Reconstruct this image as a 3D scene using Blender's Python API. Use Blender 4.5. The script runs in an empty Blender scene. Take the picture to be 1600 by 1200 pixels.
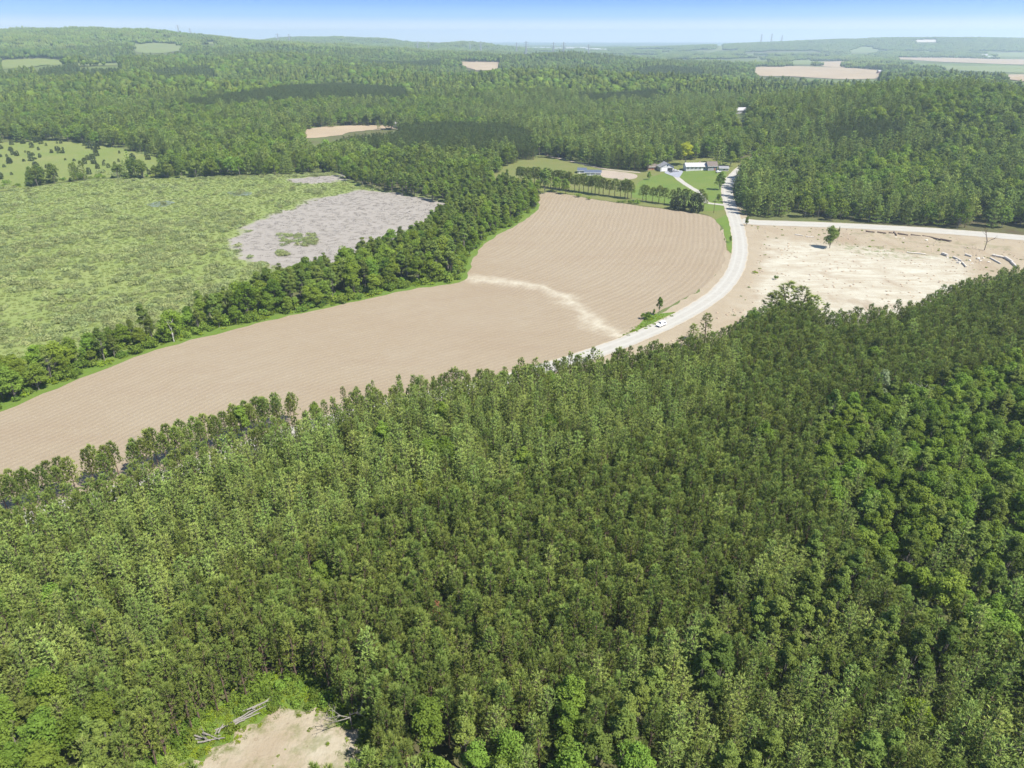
import bpy, bmesh, math, random
import numpy as np
from mathutils import Vector

random.seed(7)
rng = np.random.default_rng(11)
S = bpy.context.scene
COL = S.collection
PI = math.pi

# ------------------------------------------------------------------ camera
CAM_H = 100.0
FPX = 1100.0                      # focal length in pixels of a 1600 px wide frame
PITCH = math.atan(542.0 / FPX)
cd = bpy.data.cameras.new('camera')
cam = bpy.data.objects.new('camera', cd)
COL.objects.link(cam)
cam.location = (0, 0, CAM_H)
cam.rotation_euler = (PI / 2 - PITCH, 0, 0)
cd.sensor_width = 36.0
cd.lens = 36.0 * FPX / 1600.0
cd.clip_start = 0.5
cd.clip_end = 60000
S.camera = cam

# ------------------------------------------------------------------ sky, sun, exposure
SUN_EL = math.radians(55)
SUN_AZ = math.radians(124)        # clockwise from +Y (the view direction): right, a little behind
sun_dir = Vector((math.sin(SUN_AZ) * math.cos(SUN_EL), math.cos(SUN_AZ) * math.cos(SUN_EL), math.sin(SUN_EL)))
W = bpy.data.worlds.new('World')
S.world = W
W.use_nodes = True
wn = W.node_tree
sky = wn.nodes.new('ShaderNodeTexSky')
sky.sky_type = 'NISHITA'
sky.sun_disc = False
sky.sun_elevation = SUN_EL
sky.sun_rotation = SUN_AZ
sky.altitude = 200
sky.air_density = 1.0
sky.dust_density = 0.25
sky.ozone_density = 3.0
bg = wn.nodes['Background']
bg.inputs['Strength'].default_value = 0.10
tc = wn.nodes.new('ShaderNodeTexCoord'); sx = wn.nodes.new('ShaderNodeSeparateXYZ'); rp = wn.nodes.new('ShaderNodeValToRGB'); mxs = wn.nodes.new('ShaderNodeMix')
wn.links.new(tc.outputs['Generated'], sx.inputs[0]); wn.links.new(sx.outputs[2], rp.inputs[0])
rp.color_ramp.interpolation = 'EASE'
for k_, (p_, c_) in enumerate([(0.0, (5.4, 5.4, 5.4)), (.010, (3.9, 4.4, 5.2)), (.025, (1.1, 2.6, 5.2)), (.042, (.30, 1.6, 5.0)), (.25, (.85, 1.7, 3.7)), (1.0, (.90, 1.45, 2.6))]):
    e_ = rp.color_ramp.elements[k_] if k_ < 2 else rp.color_ramp.elements.new(p_)
    e_.position = p_; e_.color = (*[v_ / 6.0 for v_ in c_], 1)
scl = wn.nodes.new('ShaderNodeVectorMath'); scl.operation = 'SCALE'; scl.inputs['Scale'].default_value = 6.0
wn.links.new(rp.outputs[0], scl.inputs[0])
mxs.data_type = 'RGBA'; mxs.inputs[0].default_value = .85
wn.links.new(sky.outputs[0], mxs.inputs[6]); wn.links.new(scl.outputs[0], mxs.inputs[7])
wn.links.new(mxs.outputs[2], bg.inputs['Color'])
sl = bpy.data.lights.new('sun', 'SUN')
sl.energy = 5.0
sl.angle = math.radians(0.5)
sl.color = (1.0, 0.955, 0.88)
sun = bpy.data.objects.new('sun', sl)
COL.objects.link(sun)
sun.rotation_euler = (-sun_dir).to_track_quat('-Z', 'Y').to_euler()
sun.location = (200, -100, 300)
S.view_settings.view_transform = 'Standard'
S.view_settings.look = 'None'
S.view_settings.exposure = 1.06
S.view_settings.gamma = 1
S.view_settings.use_curve_mapping = False
cy = S.cycles
cy.max_bounces = 5
cy.diffuse_bounces = 3
cy.glossy_bounces = 2
cy.transmission_bounces = 3
cy.transparent_max_bounces = 4
cy.volume_bounces = 1
cy.use_adaptive_sampling = True
cy.adaptive_threshold = 0.02
cy.use_denoising = True
cy.denoising_prefilter = 'ACCURATE'
cy.caustics_reflective = False
cy.caustics_refractive = False

# ------------------------------------------------------------------ terrain height
HILLS = [  # cx, cy, rx, ry, height
    (430, 760, 230, 200, 42),        # wooded hill beyond the gravel road
    (-1950, 3200, 1250, 1150, 114),  # long ridge, left
    (-520, 1150, 420, 300, 16),
    (-700, 1750, 500, 330, 24),
    (-1250, 5300, 850, 600, 84),
    (-330, 4700, 330, 300, 42),
    (-150, 2650, 1000, 450, 17),
    (3200, 5800, 1850, 850, 88),     # far ridge, right
    (1050, 1400, 330, 260, 22),
    (120, 1350, 350, 260, 12),
]

def sstep(a, b, v):
    t = np.clip((v - a) / (b - a), 0, 1)
    return t * t * (3 - 2 * t)

def height(x, y):
    x = np.asarray(x, float); y = np.asarray(y, float)
    z = np.zeros(np.broadcast(x, y).shape)
    for cx, cyy, rx, ry, hh in HILLS:
        z = z + hh * np.exp(-((x - cx) / rx) ** 2 - ((y - cyy) / ry) ** 2)
    d = np.hypot(x, y)
    amp = sstep(650, 1500, d) * (1 - .75 * sstep(4200, 6500, d)) * (1 - .8 * sstep(250, 700, x) * sstep(1500, 2000, d))
    n = np.sin(x / 151 + 1.3 + np.sin(y / 233)) * np.sin(y / 187 + .4 + np.sin(x / 260 + 2)) \
        + .6 * np.sin(x / 83 + y / 121 + 2.1) * np.sin(y / 97 - x / 140)
    return z + amp * (8.5 + 9 * n)

SN, CS = math.sin(PITCH), math.cos(PITCH)

def project(x, y, z):
    """world -> pixel of the 1600 x 1200 photograph, and depth"""
    dz = np.asarray(z) - CAM_H
    dep = y * CS - dz * SN
    up = y * SN + dz * CS
    return 800 + FPX * x / dep, 600 - FPX * up / dep, dep

def ray(px, py):
    u, v = (px - 800) / FPX, (600 - py) / FPX
    d = np.array([u, CS + v * SN, -SN + v * CS])
    return d / np.linalg.norm(d)

def gp(px, py, z=None):
    """ground point seen at a photograph pixel"""
    d = ray(px, py)
    if z is not None:
        t = (z - CAM_H) / d[2]
        return np.array([d[0] * t, d[1] * t, z])
    t = 40.0; last = t
    while t < 30000:
        p = d * t
        if CAM_H + p[2] <= height(p[0], p[1]):
            a, b = last, t
            for _ in range(30):
                m = (a + b) / 2; p = d * m
                if CAM_H + p[2] <= height(p[0], p[1]): b = m
                else: a = m
            p = d * b
            return np.array([p[0], p[1], CAM_H + p[2]])
        last = t; t *= 1.008
    p = d * 9000
    return np.array([p[0], p[1], 0.0])

def poly(pts):
    return np.array([gp(*p)[:2] for p in pts])

def inside(P, x, y):
    x = np.asarray(x); y = np.asarray(y)
    r = np.zeros(x.shape, bool)
    n = len(P)
    for i in range(n):
        x0, y0 = P[i]; x1, y1 = P[(i + 1) % n]
        if y0 == y1: continue
        c = ((y0 > y) != (y1 > y)) & (x < (x1 - x0) * (y - y0) / (y1 - y0) + x0)
        r ^= c
    return r

def dist_line(L, x, y, closed=False):
    """distance to a polyline"""
    x = np.asarray(x, float); y = np.asarray(y, float)
    best = np.full(x.shape, 1e9)
    n = len(L)
    for i in range(n if closed else n - 1):
        a, b = L[i], L[(i + 1) % n]
        ab = b - a; q = ab @ ab + 1e-9
        t = np.clip(((x - a[0]) * ab[0] + (y - a[1]) * ab[1]) / q, 0, 1)
        best = np.minimum(best, np.hypot(x - a[0] - t * ab[0], y - a[1] - t * ab[1]))
    return best

def sdist(P, x, y):
    d = dist_line(P, x, y, True)
    return np.where(inside(P, x, y), -d, d)

def spline(P, step=4.0, closed=True):
    P = np.asarray(P, float); n = len(P); out = []
    for i in range(n if closed else n - 1):
        if closed: p0, p1, p2, p3 = P[i - 1], P[i], P[(i + 1) % n], P[(i + 2) % n]
        else: p0, p1, p2, p3 = P[max(i - 1, 0)], P[i], P[i + 1], P[min(i + 2, n - 1)]
        k = max(1, int(np.linalg.norm(p2 - p1) / step))
        for j in range(k):
            t = j / k
            # centripetal-ish Catmull-Rom with damped tangents
            m1 = (p2 - p0) * .42; m2 = (p3 - p1) * .42
            L = np.linalg.norm(p2 - p1)
            for m in (m1, m2):
                q = np.linalg.norm(m)
                if q > L: m *= L / q
            out.append((2*t**3-3*t**2+1)*p1 + (t**3-2*t**2+t)*m1 + (-2*t**3+3*t**2)*p2 + (t**3-t**2)*m2)
    if not closed: out.append(P[-1])
    return np.array(out)

def snoise(x, y, s=1.0, ph=0.0):
    x = np.asarray(x) / s; y = np.asarray(y) / s
    return (np.sin(x * 1.7 + ph + 1.3 * np.sin(y * 1.1 + ph)) * np.sin(y * 1.9 + 2.2 * ph + 1.1 * np.sin(x * .9))
            + .5 * np.sin(x * 3.9 + y * 2.3 + ph * 3) * np.sin(y * 4.3 - x * 1.7 + ph))

# ------------------------------------------------------------------ materials
MATS = {}

class NT:
    def __init__(s, name):
        m = bpy.data.materials.new(name); m.use_nodes = True
        s.m = m; s.t = m.node_tree; s.t.nodes.clear()
        s.out = s.t.nodes.new('ShaderNodeOutputMaterial')
        MATS[name] = m
    def n(s, typ, **kw):
        nd = s.t.nodes.new(typ)
        for k, v in kw.items(): setattr(nd, k, v)
        return nd
    def l(s, a, b): s.t.links.new(a, b)
    def put(s, sock, v):
        if isinstance(v, (int, float)): sock.default_value = v
        elif isinstance(v, tuple): sock.default_value = (*v, 1) if len(v) == 3 and sock.type == 'RGBA' else v
        else: s.l(v, sock)
    def mix(s, f, a, b, blend='MIX'):
        nd = s.n('ShaderNodeMix', data_type='RGBA', blend_type=blend)
        s.put(nd.inputs[0], f); s.put(nd.inputs[6], a); s.put(nd.inputs[7], b)
        return nd.outputs[2]
    def math(s, op, a, b=0.0, c=0.0):
        nd = s.n('ShaderNodeMath', operation=op)
        s.put(nd.inputs[0], a); s.put(nd.inputs[1], b); s.put(nd.inputs[2], c)
        return nd.outputs[0]
    def ramp(s, v, a, b):
        nd = s.n('ShaderNodeMapRange'); s.l(v, nd.inputs[0])
        nd.inputs[1].default_value = a; nd.inputs[2].default_value = b
        return nd.outputs[0]
    def pos(s): return s.n('ShaderNodeNewGeometry').outputs['Position']
    def noise(s, scale, detail=4, rough=.55, vec=None, stretch=None, rot=0):
        nd = s.n('ShaderNodeTexNoise'); nd.inputs['Scale'].default_value = scale
        nd.inputs['Detail'].default_value = detail; nd.inputs['Roughness'].default_value = rough
        v = vec if vec is not None else s.pos()
        if stretch:
            mp = s.n('ShaderNodeMapping'); s.l(v, mp.inputs[0]); mp.inputs['Scale'].default_value = stretch
            mp.inputs['Rotation'].default_value = (0, 0, rot); v = mp.outputs[0]
        s.l(v, nd.inputs['Vector'])
        return nd.outputs['Fac']
    def attr(s, name):
        nd = s.n('ShaderNodeAttribute'); nd.attribute_name = name
        return nd.outputs['Fac']
    def bsdf(s, col, rough=.9, spec=.15, bump=None, strength=.4, dist=.3, metal=0.0):
        b = s.n('ShaderNodeBsdfPrincipled')
        s.put(b.inputs['Base Color'], col); s.put(b.inputs['Roughness'], rough)
        b.inputs['Specular IOR Level'].default_value = spec
        b.inputs['Metallic'].default_value = metal
        if bump is not None:
            bn = s.n('ShaderNodeBump'); bn.inputs['Strength'].default_value = strength
            bn.inputs['Distance'].default_value = dist
            s.l(bump, bn.inputs['Height']); s.l(bn.outputs[0], b.inputs['Normal'])
        s.l(b.outputs[0], s.out.inputs['Surface'])
        return s.m

def plain(name, col, rough=.6, spec=.3, var=.12, scale=3.0, metal=0.0):
    t = NT(name)
    f = t.ramp(t.noise(scale, 3), .3, .7)
    c = t.mix(f, tuple(v * (1 - var) for v in col), tuple(min(1, v * (1 + var)) for v in col))
    return t.bsdf(c, rough, spec, metal=metal)

def foliage(name, dark, light, tip, transl=.25, gloss=0, tipmix=.55, rnd=.6):
    t = NT(name)
    oi = t.n('ShaderNodeObjectInfo')
    f = t.math('ADD', t.math('MULTIPLY', oi.outputs['Random'], rnd), t.math('MULTIPLY', t.attr('v'), 1 - rnd))
    c = t.mix(f, dark, light)
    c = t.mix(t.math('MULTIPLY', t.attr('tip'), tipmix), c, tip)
    h = t.math('FRACT', t.math('MULTIPLY', oi.outputs['Random'], 37.7))
    hs = t.n('ShaderNodeHueSaturation')
    t.l(t.math('MULTIPLY_ADD', h, .03, .485), hs.inputs['Hue'])
    t.l(t.math('MULTIPLY_ADD', t.math('FRACT', t.math('MULTIPLY', oi.outputs['Random'], 91.3)), .52, .72), hs.inputs['Value'])
    t.l(c, hs.inputs['Color']); c = hs.outputs[0]
    d = t.n('ShaderNodeBsdfDiffuse'); t.l(c, d.inputs[0])
    tr = t.n('ShaderNodeBsdfTranslucent'); t.l(t.mix(.35, c, tip), tr.inputs[0])
    m1 = t.n('ShaderNodeMixShader'); m1.inputs[0].default_value = transl
    t.l(d.outputs[0], m1.inputs[1]); t.l(tr.outputs[0], m1.inputs[2]); o = m1.outputs[0]
    if gloss:
        g = t.n('ShaderNodeBsdfGlossy'); g.inputs['Roughness'].default_value = .45
        g.inputs[0].default_value = (.9, .95, 1, 1)
        m2 = t.n('ShaderNodeMixShader'); m2.inputs[0].default_value = gloss
        t.l(o, m2.inputs[1]); t.l(g.outputs[0], m2.inputs[2]); o = m2.outputs[0]
    t.l(o, t.out.inputs['Surface'])
    return t.m

foliage('red_pine_needles', (.098, .146, .026), (.178, .236, .045), (.320, .378, .108))
foliage('white_pine_needles', (.155, .215, .048), (.242, .316, .078), (.360, .430, .120))
foliage('green_leaves', (.092, .158, .024), (.190, .268, .044), (.235, .310, .056), transl=.34)
foliage('bright_leaves', (.120, .185, .024), (.200, .275, .040), (.245, .315, .052), transl=.36)
foliage('olive_leaves', (.095, .145, .030), (.175, .230, .050), (.220, .270, .070), transl=.34)
foliage('yellow_leaves', (.270, .310, .020), (.330, .360, .026), (.360, .390, .035), transl=.35)
foliage('lime_leaves', (.165, .225, .022), (.225, .290, .032), (.260, .325, .040), transl=.35)
foliage('silver_leaves', (.170, .215, .100), (.240, .280, .150), (.280, .310, .180), transl=.25)
foliage('juniper_needles', (.058, .084, .034), (.100, .126, .052), (.110, .140, .060), transl=.1)
foliage('plantation_needles', (.072, .108, .030), (.118, .160, .046), (.180, .225, .075))
foliage('dead_needles', (.30, .15, .07), (.36, .19, .09), (.40, .23, .12), transl=.15)
foliage('willow_leaves', (.205, .245, .092), (.305, .345, .145), (.350, .385, .180), transl=.35, rnd=.4)
foliage('sedge_blades', (.168, .212, .064), (.225, .270, .088), (.250, .290, .10), transl=.3)
foliage('reed_blades', (.230, .210, .184), (.268, .245, .215), (.28, .255, .225), transl=.45)
foliage('herb_leaves', (.150, .220, .018), (.220, .290, .028), (.260, .320, .040), transl=.35)
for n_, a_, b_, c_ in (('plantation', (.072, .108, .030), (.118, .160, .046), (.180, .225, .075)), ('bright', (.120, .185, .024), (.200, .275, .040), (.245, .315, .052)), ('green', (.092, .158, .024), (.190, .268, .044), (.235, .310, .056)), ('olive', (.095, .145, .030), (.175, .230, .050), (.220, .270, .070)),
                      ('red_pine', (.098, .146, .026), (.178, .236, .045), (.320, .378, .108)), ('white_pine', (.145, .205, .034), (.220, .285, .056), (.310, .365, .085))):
    # closed far crowns lack leaf gaps, so the gaps' shade is put into their colour
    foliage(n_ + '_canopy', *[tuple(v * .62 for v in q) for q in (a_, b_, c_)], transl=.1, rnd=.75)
plain('white_pine_bark', (.10, .085, .06), .95, .05, .3, 6)
plain('pine_bark', (.12, .085, .065), .95, .05, .3, 6)
plain('grey_bark', (.17, .155, .13), .95, .05, .3, 6)
plain('pale_bark', (.55, .53, .48), .8, .1, .2, 5)
plain('weathered_wood', (.20, .185, .165), .9, .1, .25, 5)
plain('pale_log', (.46, .42, .36), .9, .1, .2, 3)
plain('dark_wood', (.12, .09, .07), .9, .1, .25, 5)

# forest floor and far land
t = NT('ground_soil')
big = t.ramp(t.noise(.004, 5, .6), .38, .62)
med = t.ramp(t.noise(.09, 5, .6), .3, .7)
c = t.mix(med, (.075, .060, .036), (.085, .095, .035))
c = t.mix(big, c, (.110, .145, .046))
t.bsdf(c, .95, .05, t.noise(.5, 4), .5, .4)

def grass_mat(name, a, b, d, s1=.05, s2=.6):
    t = NT(name)
    f1 = t.ramp(t.noise(s1, 5, .6), .32, .68)
    f2 = t.ramp(t.noise(s2, 4, .7), .3, .75)
    c = t.mix(f1, a, b); c = t.mix(t.math('MULTIPLY', f2, .55), c, d)
    t.bsdf(c, .95, .1, t.noise(1.3, 4, .7), .6, .25)

grass_mat('meadow_grass', (0.117, 0.135, 0.038), (0.149, 0.144, 0.052), (0.090, 0.117, 0.032))
grass_mat('lawn_grass', (0.077, 0.135, 0.022), (0.108, 0.149, 0.031), (0.126, 0.144, 0.041))
grass_mat('verge_grass', (0.090, 0.149, 0.022), (0.122, 0.167, 0.031), (0.068, 0.108, 0.022), .1, .8)
grass_mat('hill_grass', (.130, .165, .040), (.170, .180, .062), (.100, .135, .034), .03, .3)
grass_mat('far_crop', (0.135, 0.167, 0.061), (0.162, 0.176, 0.072), (0.117, 0.149, 0.054), .01, .05)
grass_mat('far_stubble', (0.270, 0.211, 0.140), (0.324, 0.257, 0.176), (0.234, 0.189, 0.126), .01, .05)
grass_mat('far_sand', (0.378, 0.342, 0.279), (0.450, 0.405, 0.342), (0.315, 0.288, 0.234), .01, .05)
grass_mat('paddock_sand', (0.270, 0.225, 0.180), (0.315, 0.266, 0.216), (0.234, 0.198, 0.149), .06, .5)

# tilled field: rows, residue flecks, pale dry streak
t = NT('tilled_soil')
big = t.ramp(t.noise(.018, 5, .6), .33, .67)
med = t.ramp(t.noise(.16, 5, .65), .3, .7)
fine = t.noise(1.6, 4, .8)
c = t.mix(big, (0.251, 0.203, 0.142), (0.272, 0.230, 0.168))
c = t.mix(t.math('MULTIPLY', med, .5), c, (0.233, 0.185, 0.127))
jit = t.math('MULTIPLY', t.math('SUBTRACT', t.noise(.05, 3), .5), 3.0)
def rows(attr, period):
    v = t.math('ADD', t.attr(attr), jit)
    return t.math('SINE', t.math('MULTIPLY', v, 2 * PI / period))
zone = t.attr('zone')
rA = t.math('ADD', rows('rowA', 2.6), t.math('MULTIPLY', rows('rowA', 7.3), .4))
rB = t.math('ADD', rows('rowB', 2.1), t.math('MULTIPLY', rows('rowB', 9.1), .5))
rm = t.n('ShaderNodeMix'); t.put(rm.inputs[0], zone); t.put(rm.inputs[2], rB); t.put(rm.inputs[3], rA)
rw = rm.outputs[0]
amp = t.math('MULTIPLY_ADD', zone, .12, .06)
amp = t.math('MULTIPLY', amp, t.ramp(t.noise(.03, 4), .3, .65))
rf = t.math('MULTIPLY_ADD', rw, amp, .3)
c = t.mix(rf, c, (0.174, 0.136, 0.090))
streak = t.math('MULTIPLY', t.attr('streak'), t.ramp(t.math('ADD', t.noise(.22, 5, .7), t.math('MULTIPLY', t.attr('streak'), .35)), .52, .95))
c = t.mix(t.math('MULTIPLY', t.ramp(t.noise(.035, 5, .65, stretch=(.45, 2.2, 1), rot=-.42), .5, .75), .35), c, (0.197, 0.147, 0.101))
c = t.mix(t.math('MULTIPLY', streak, .62), c, (0.429, 0.401, 0.319))
fl = t.ramp(fine, .56, .72)
c = t.mix(t.math('MULTIPLY', fl, .6), c, (0.383, 0.346, 0.253))
fd = t.ramp(t.noise(.9, 4, .8, stretch=(1, 1.6, 1)), .60, .72)
c = t.mix(t.math('MULTIPLY', fd, .45), c, (0.139, 0.103, 0.065))
t.bsdf(c, .95, .05, t.math('ADD', t.math('MULTIPLY', rw, .25), fine), .5, .25)

# cleared earth
t = NT('bare_earth')
med = t.ramp(t.noise(.10, 5, .65), .3, .7)
pal = t.attr('pale')
stretchy = t.ramp(t.noise(.11, 6, .75, stretch=(.5, 1.5, 1)), .40, .66)
c = t.mix(med, (0.251, 0.206, 0.144), (0.286, 0.243, 0.175))
pf = t.math('MULTIPLY', pal, t.math('MULTIPLY_ADD', stretchy, .75, .25))
c = t.mix(pf, c, (0.401, 0.386, 0.317))
grn = t.math('MULTIPLY', t.attr('weeds'), t.ramp(t.noise(.25, 5, .7), .48, .62))
c = t.mix(grn, c, (0.111, 0.127, 0.041))
fd = t.ramp(t.noise(.7, 5, .8), .60, .70)
c = t.mix(t.math('MULTIPLY', fd, .65), c, (0.151, 0.116, 0.077))
br = t.ramp(t.noise(.045, 4, .6, stretch=(1.4, .6, 1)), .55, .68)
c = t.mix(t.math('MULTIPLY', br, .75), c, (0.236, 0.185, 0.128))
trk_ = t.ramp(t.noise(.22, 5, .7, stretch=(2.4, .25, 1), rot=.3), .58, .70)
c = t.mix(t.math('MULTIPLY', trk_, .45), c, (0.265, 0.214, 0.154))
t.bsdf(c, .95, .05, t.noise(.9, 5, .7), .7, .35)

# gravel road: paler wheel tracks, dusty shoulders
t = NT('gravel')
u = t.attr('across')
tr = t.math('ABSOLUTE', u)
trk = t.math('MULTIPLY', t.ramp(t.math('ABSOLUTE', t.math('SUBTRACT', tr, .42)), .22, .0), 1.0)
med = t.ramp(t.noise(.3, 5, .7), .3, .7)
c = t.mix(med, (0.282, 0.270, 0.237), (0.332, 0.315, 0.277))
c = t.mix(t.math('MULTIPLY', trk, .5), c, (0.368, 0.359, 0.321))
sh = t.ramp(t.math('ADD', tr, t.math('MULTIPLY', t.math('SUBTRACT', t.noise(.4, 4), .5), .5)), .82, 1.05)
c = t.mix(sh, c, (0.343, 0.286, 0.203))
t.bsdf(c, .9, .15, t.noise(6, 3), .3, .05)

t = NT('marsh_ground')
f1 = t.ramp(t.noise(.03, 5, .6), .32, .68); f2 = t.ramp(t.noise(.35, 4, .7), .3, .75)
sed = t.mix(t.math('MULTIPLY', f2, .4), t.mix(f1, (.155, .195, .058), (.190, .215, .078)), (.135, .175, .056))
med = t.ramp(t.noise(.05, 6, .7), .3, .7); f = t.ramp(t.noise(.5, 5, .8), .3, .7)
rd = t.mix(t.math('MULTIPLY', f, .4), t.mix(med, (.225, .205, .180), (.265, .242, .213)), (.195, .177, .148))
rf_ = t.ramp(t.math('ADD', t.attr('reed'), t.math('MULTIPLY', t.math('SUBTRACT', t.noise(.07, 6, .75), .5), 1.1)), .35, .65)
t.bsdf(t.mix(rf_, sed, rd), .95, .05, t.noise(1.2, 4, .7), .35, .2)

t = NT('pond_water')
t.bsdf((.13, .155, .10), .45, .3, t.noise(.8, 2), .1, .1)

# ------------------------------------------------------------------ object helpers
def link(o): COL.objects.link(o); return o

def tag(o, label=None, cat=None, group=None, kind=None):
    if label: o['label'] = label
    if cat: o['category'] = cat
    if group: o['group'] = group
    if kind: o['kind'] = kind
    return o

def empty(name, loc=(0, 0, 0), rz=0.0, sc=1.0):
    o = bpy.data.objects.new(name, None)
    o.empty_display_size = .5
    o.location = loc; o.rotation_euler = (0, 0, rz)
    o.scale = (sc, sc, sc) if isinstance(sc, (int, float)) else sc
    return link(o)

def mesh_np(name, V, F, mats, mi=None, attrs=None, smooth=False):
    """V (n,3), F list of (k,3|4) arrays"""
    me = bpy.data.meshes.new(name)
    V = np.asarray(V, np.float32)
    Fs = F if isinstance(F, list) else [F]
    loops = np.concatenate([f.ravel() for f in Fs]).astype(np.int32)
    cnt = np.concatenate([np.full(len(f), f.shape[1], np.int32) for f in Fs])
    st = np.concatenate([[0], np.cumsum(cnt)[:-1]]).astype(np.int32)
    me.vertices.add(len(V)); me.vertices.foreach_set('co', V.ravel())
    me.loops.add(len(loops)); me.loops.foreach_set('vertex_index', loops)
    me.polygons.add(len(cnt)); me.polygons.foreach_set('loop_start', st)
    me.polygons.foreach_set('loop_total', cnt)
    for m in mats: me.materials.append(MATS[m])
    if mi is not None: me.polygons.foreach_set('material_index', np.asarray(mi, np.int32))
    if smooth: me.polygons.foreach_set('use_smooth', np.ones(len(cnt), bool))
    for k, a in (attrs or {}).items():
        at = me.attributes.new(k, 'FLOAT', 'POINT'); at.data.foreach_set('value', np.asarray(a, np.float32))
    me.update(calc_edges=True); me.validate()
    return me

def mesh_bm(name, bm, mat):
    me = bpy.data.meshes.new(name)
    bmesh.ops.recalc_face_normals(bm, faces=bm.faces)
    bm.to_mesh(me); bm.free()
    me.materials.append(MATS[mat])
    return me

def obj(name, me, parent=None):
    o = bpy.data.objects.new(name, me); link(o)
    if parent: o.parent = parent
    return o

def box(bm, x0, x1, y0, y1, z0, z1, bev=0.0):
    r = bmesh.ops.create_cube(bm, size=1)
    for v in r['verts']:
        v.co = Vector((x0 + (v.co.x + .5) * (x1 - x0), y0 + (v.co.y + .5) * (y1 - y0), z0 + (v.co.z + .5) * (z1 - z0)))
    if bev:
        es = list({e for v in r['verts'] for e in v.link_edges})
        bmesh.ops.bevel(bm, geom=es, offset=bev, segments=1, affect='EDGES')

def boxobj(name, parent, mat, *a, bev=0.0):
    bm = bmesh.new(); box(bm, *a, bev=bev)
    return obj(name, mesh_bm(name, bm, mat), parent)

def prism(bm, prof, x0, x1, axis='x'):
    """extrude a (a,z) profile along x (or y)"""
    f = (lambda a, z, s: (s, a, z)) if axis == 'x' else (lambda a, z, s: (a, s, z))
    A = [bm.verts.new(f(a, z, x0)) for a, z in prof]; B = [bm.verts.new(f(a, z, x1)) for a, z in prof]
    n = len(prof)
    bm.faces.new(A); bm.faces.new(B[::-1])
    for i in range(n): bm.faces.new((A[i], B[i], B[(i + 1) % n], A[(i + 1) % n]))

def tube_np(p0, p1, r0, r1, k=6):
    p0 = np.asarray(p0, float); p1 = np.asarray(p1, float)
    d = p1 - p0; d = d / (np.linalg.norm(d) + 1e-9)
    a = np.cross(d, [0, 0, 1] if abs(d[2]) < .9 else [1, 0, 0]); a /= np.linalg.norm(a); b = np.cross(d, a)
    an = np.arange(k) * 2 * PI / k
    ring = np.cos(an)[:, None] * a + np.sin(an)[:, None] * b
    V = np.concatenate([p0 + ring * r0, p1 + ring * r1])
    i = np.arange(k); j = (i + 1) % k
    F = np.stack([i, j, j + k, i + k], 1)
    return V, F

def join(parts):
    V = []; F = []; o = 0
    for v, f in parts:
        V.append(v); F.append(f + o); o += len(v)
    return np.concatenate(V), np.concatenate(F)

def sheet(name, P, mat, off, step=8.0, attrs=None, jitter=0.0, jscale=6.0, smooth=True, kind='structure', parent=None, outline_step=4.0):
    """polygon draped over the terrain, cut on a grid"""
    P = np.asarray(P, float)
    if smooth: P = spline(P, outline_step)
    if jitter:
        n = np.roll(P, -1, 0) - np.roll(P, 1, 0)
        n = np.stack([n[:, 1], -n[:, 0]], 1) / (np.linalg.norm(n, axis=1)[:, None] + 1e-9)
        P = P + n * (snoise(P[:, 0], P[:, 1], jscale, 1.7) * jitter)[:, None]
    bm = bmesh.new()
    f = bm.faces.new([bm.verts.new((x, y, 0)) for x, y in P])
    bmesh.ops.triangulate(bm, faces=[f])
    lo, hi = P.min(0), P.max(0)
    for ax in (0, 1):
        for s in np.arange(lo[ax] + step / 2, hi[ax], step):
            co = [0, 0, 0]; no = [0, 0, 0]; co[ax] = s; no[ax] = 1
            bmesh.ops.bisect_plane(bm, geom=bm.verts[:] + bm.edges[:] + bm.faces[:], dist=1e-4, plane_co=co, plane_no=no)
    bmesh.ops.remove_doubles(bm, verts=bm.verts, dist=.02)
    for fc in bm.faces:
        if fc.normal.z < 0: fc.normal_flip()
    me = bpy.data.meshes.new(name)
    bm.to_mesh(me); bm.free()
    co = np.empty(len(me.vertices) * 3, np.float32); me.vertices.foreach_get('co', co); co = co.reshape(-1, 3)
    co[:, 2] = height(co[:, 0], co[:, 1]) + off
    me.vertices.foreach_set('co', co.ravel())
    for k, fn in (attrs or {}).items():
        at = me.attributes.new(k, 'FLOAT', 'POINT'); at.data.foreach_set('value', np.asarray(fn(co[:, 0], co[:, 1]), np.float32))
    me.materials.append(MATS[mat]); me.update()
    o = obj(name, me, parent)
    if kind: o['kind'] = kind
    return o

def ribbon(name, L, width, mat, off, step=3.0, kind='structure', nac=4, wobble=.25):
    L = spline(np.asarray(L, float), step, closed=False)
    T = np.gradient(L, axis=0); T /= np.linalg.norm(T, axis=1)[:, None]
    N = np.stack([T[:, 1], -T[:, 0]], 1)
    us = np.linspace(-1, 1, nac * 2 + 1)
    w = width / 2
    V = []; U = []
    for u in us:
        ww = w * u + (wobble * u * snoise(L[:, 0], L[:, 1], 5, u) if abs(u) == 1 else 0)
        q = L + N * np.asarray(ww).reshape(-1, 1)
        V.append(np.stack([q[:, 0], q[:, 1], height(q[:, 0], q[:, 1]) + off], 1)); U.append(np.full(len(L), u))
    n = len(L); V = np.concatenate(V); U = np.concatenate(U)
    F = []
    for k in range(len(us) - 1):
        i = np.arange(n - 1)
        F.append(np.stack([k * n + i, (k + 1) * n + i, (k + 1) * n + i + 1, k * n + i + 1], 1))
    me = mesh_np(name, V, np.concatenate(F), [mat], attrs={'across': U})
    if me.polygons[0].normal.z < 0: me.flip_normals()
    o = obj(name, me)
    if kind: o['kind'] = kind
    return o, L

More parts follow.
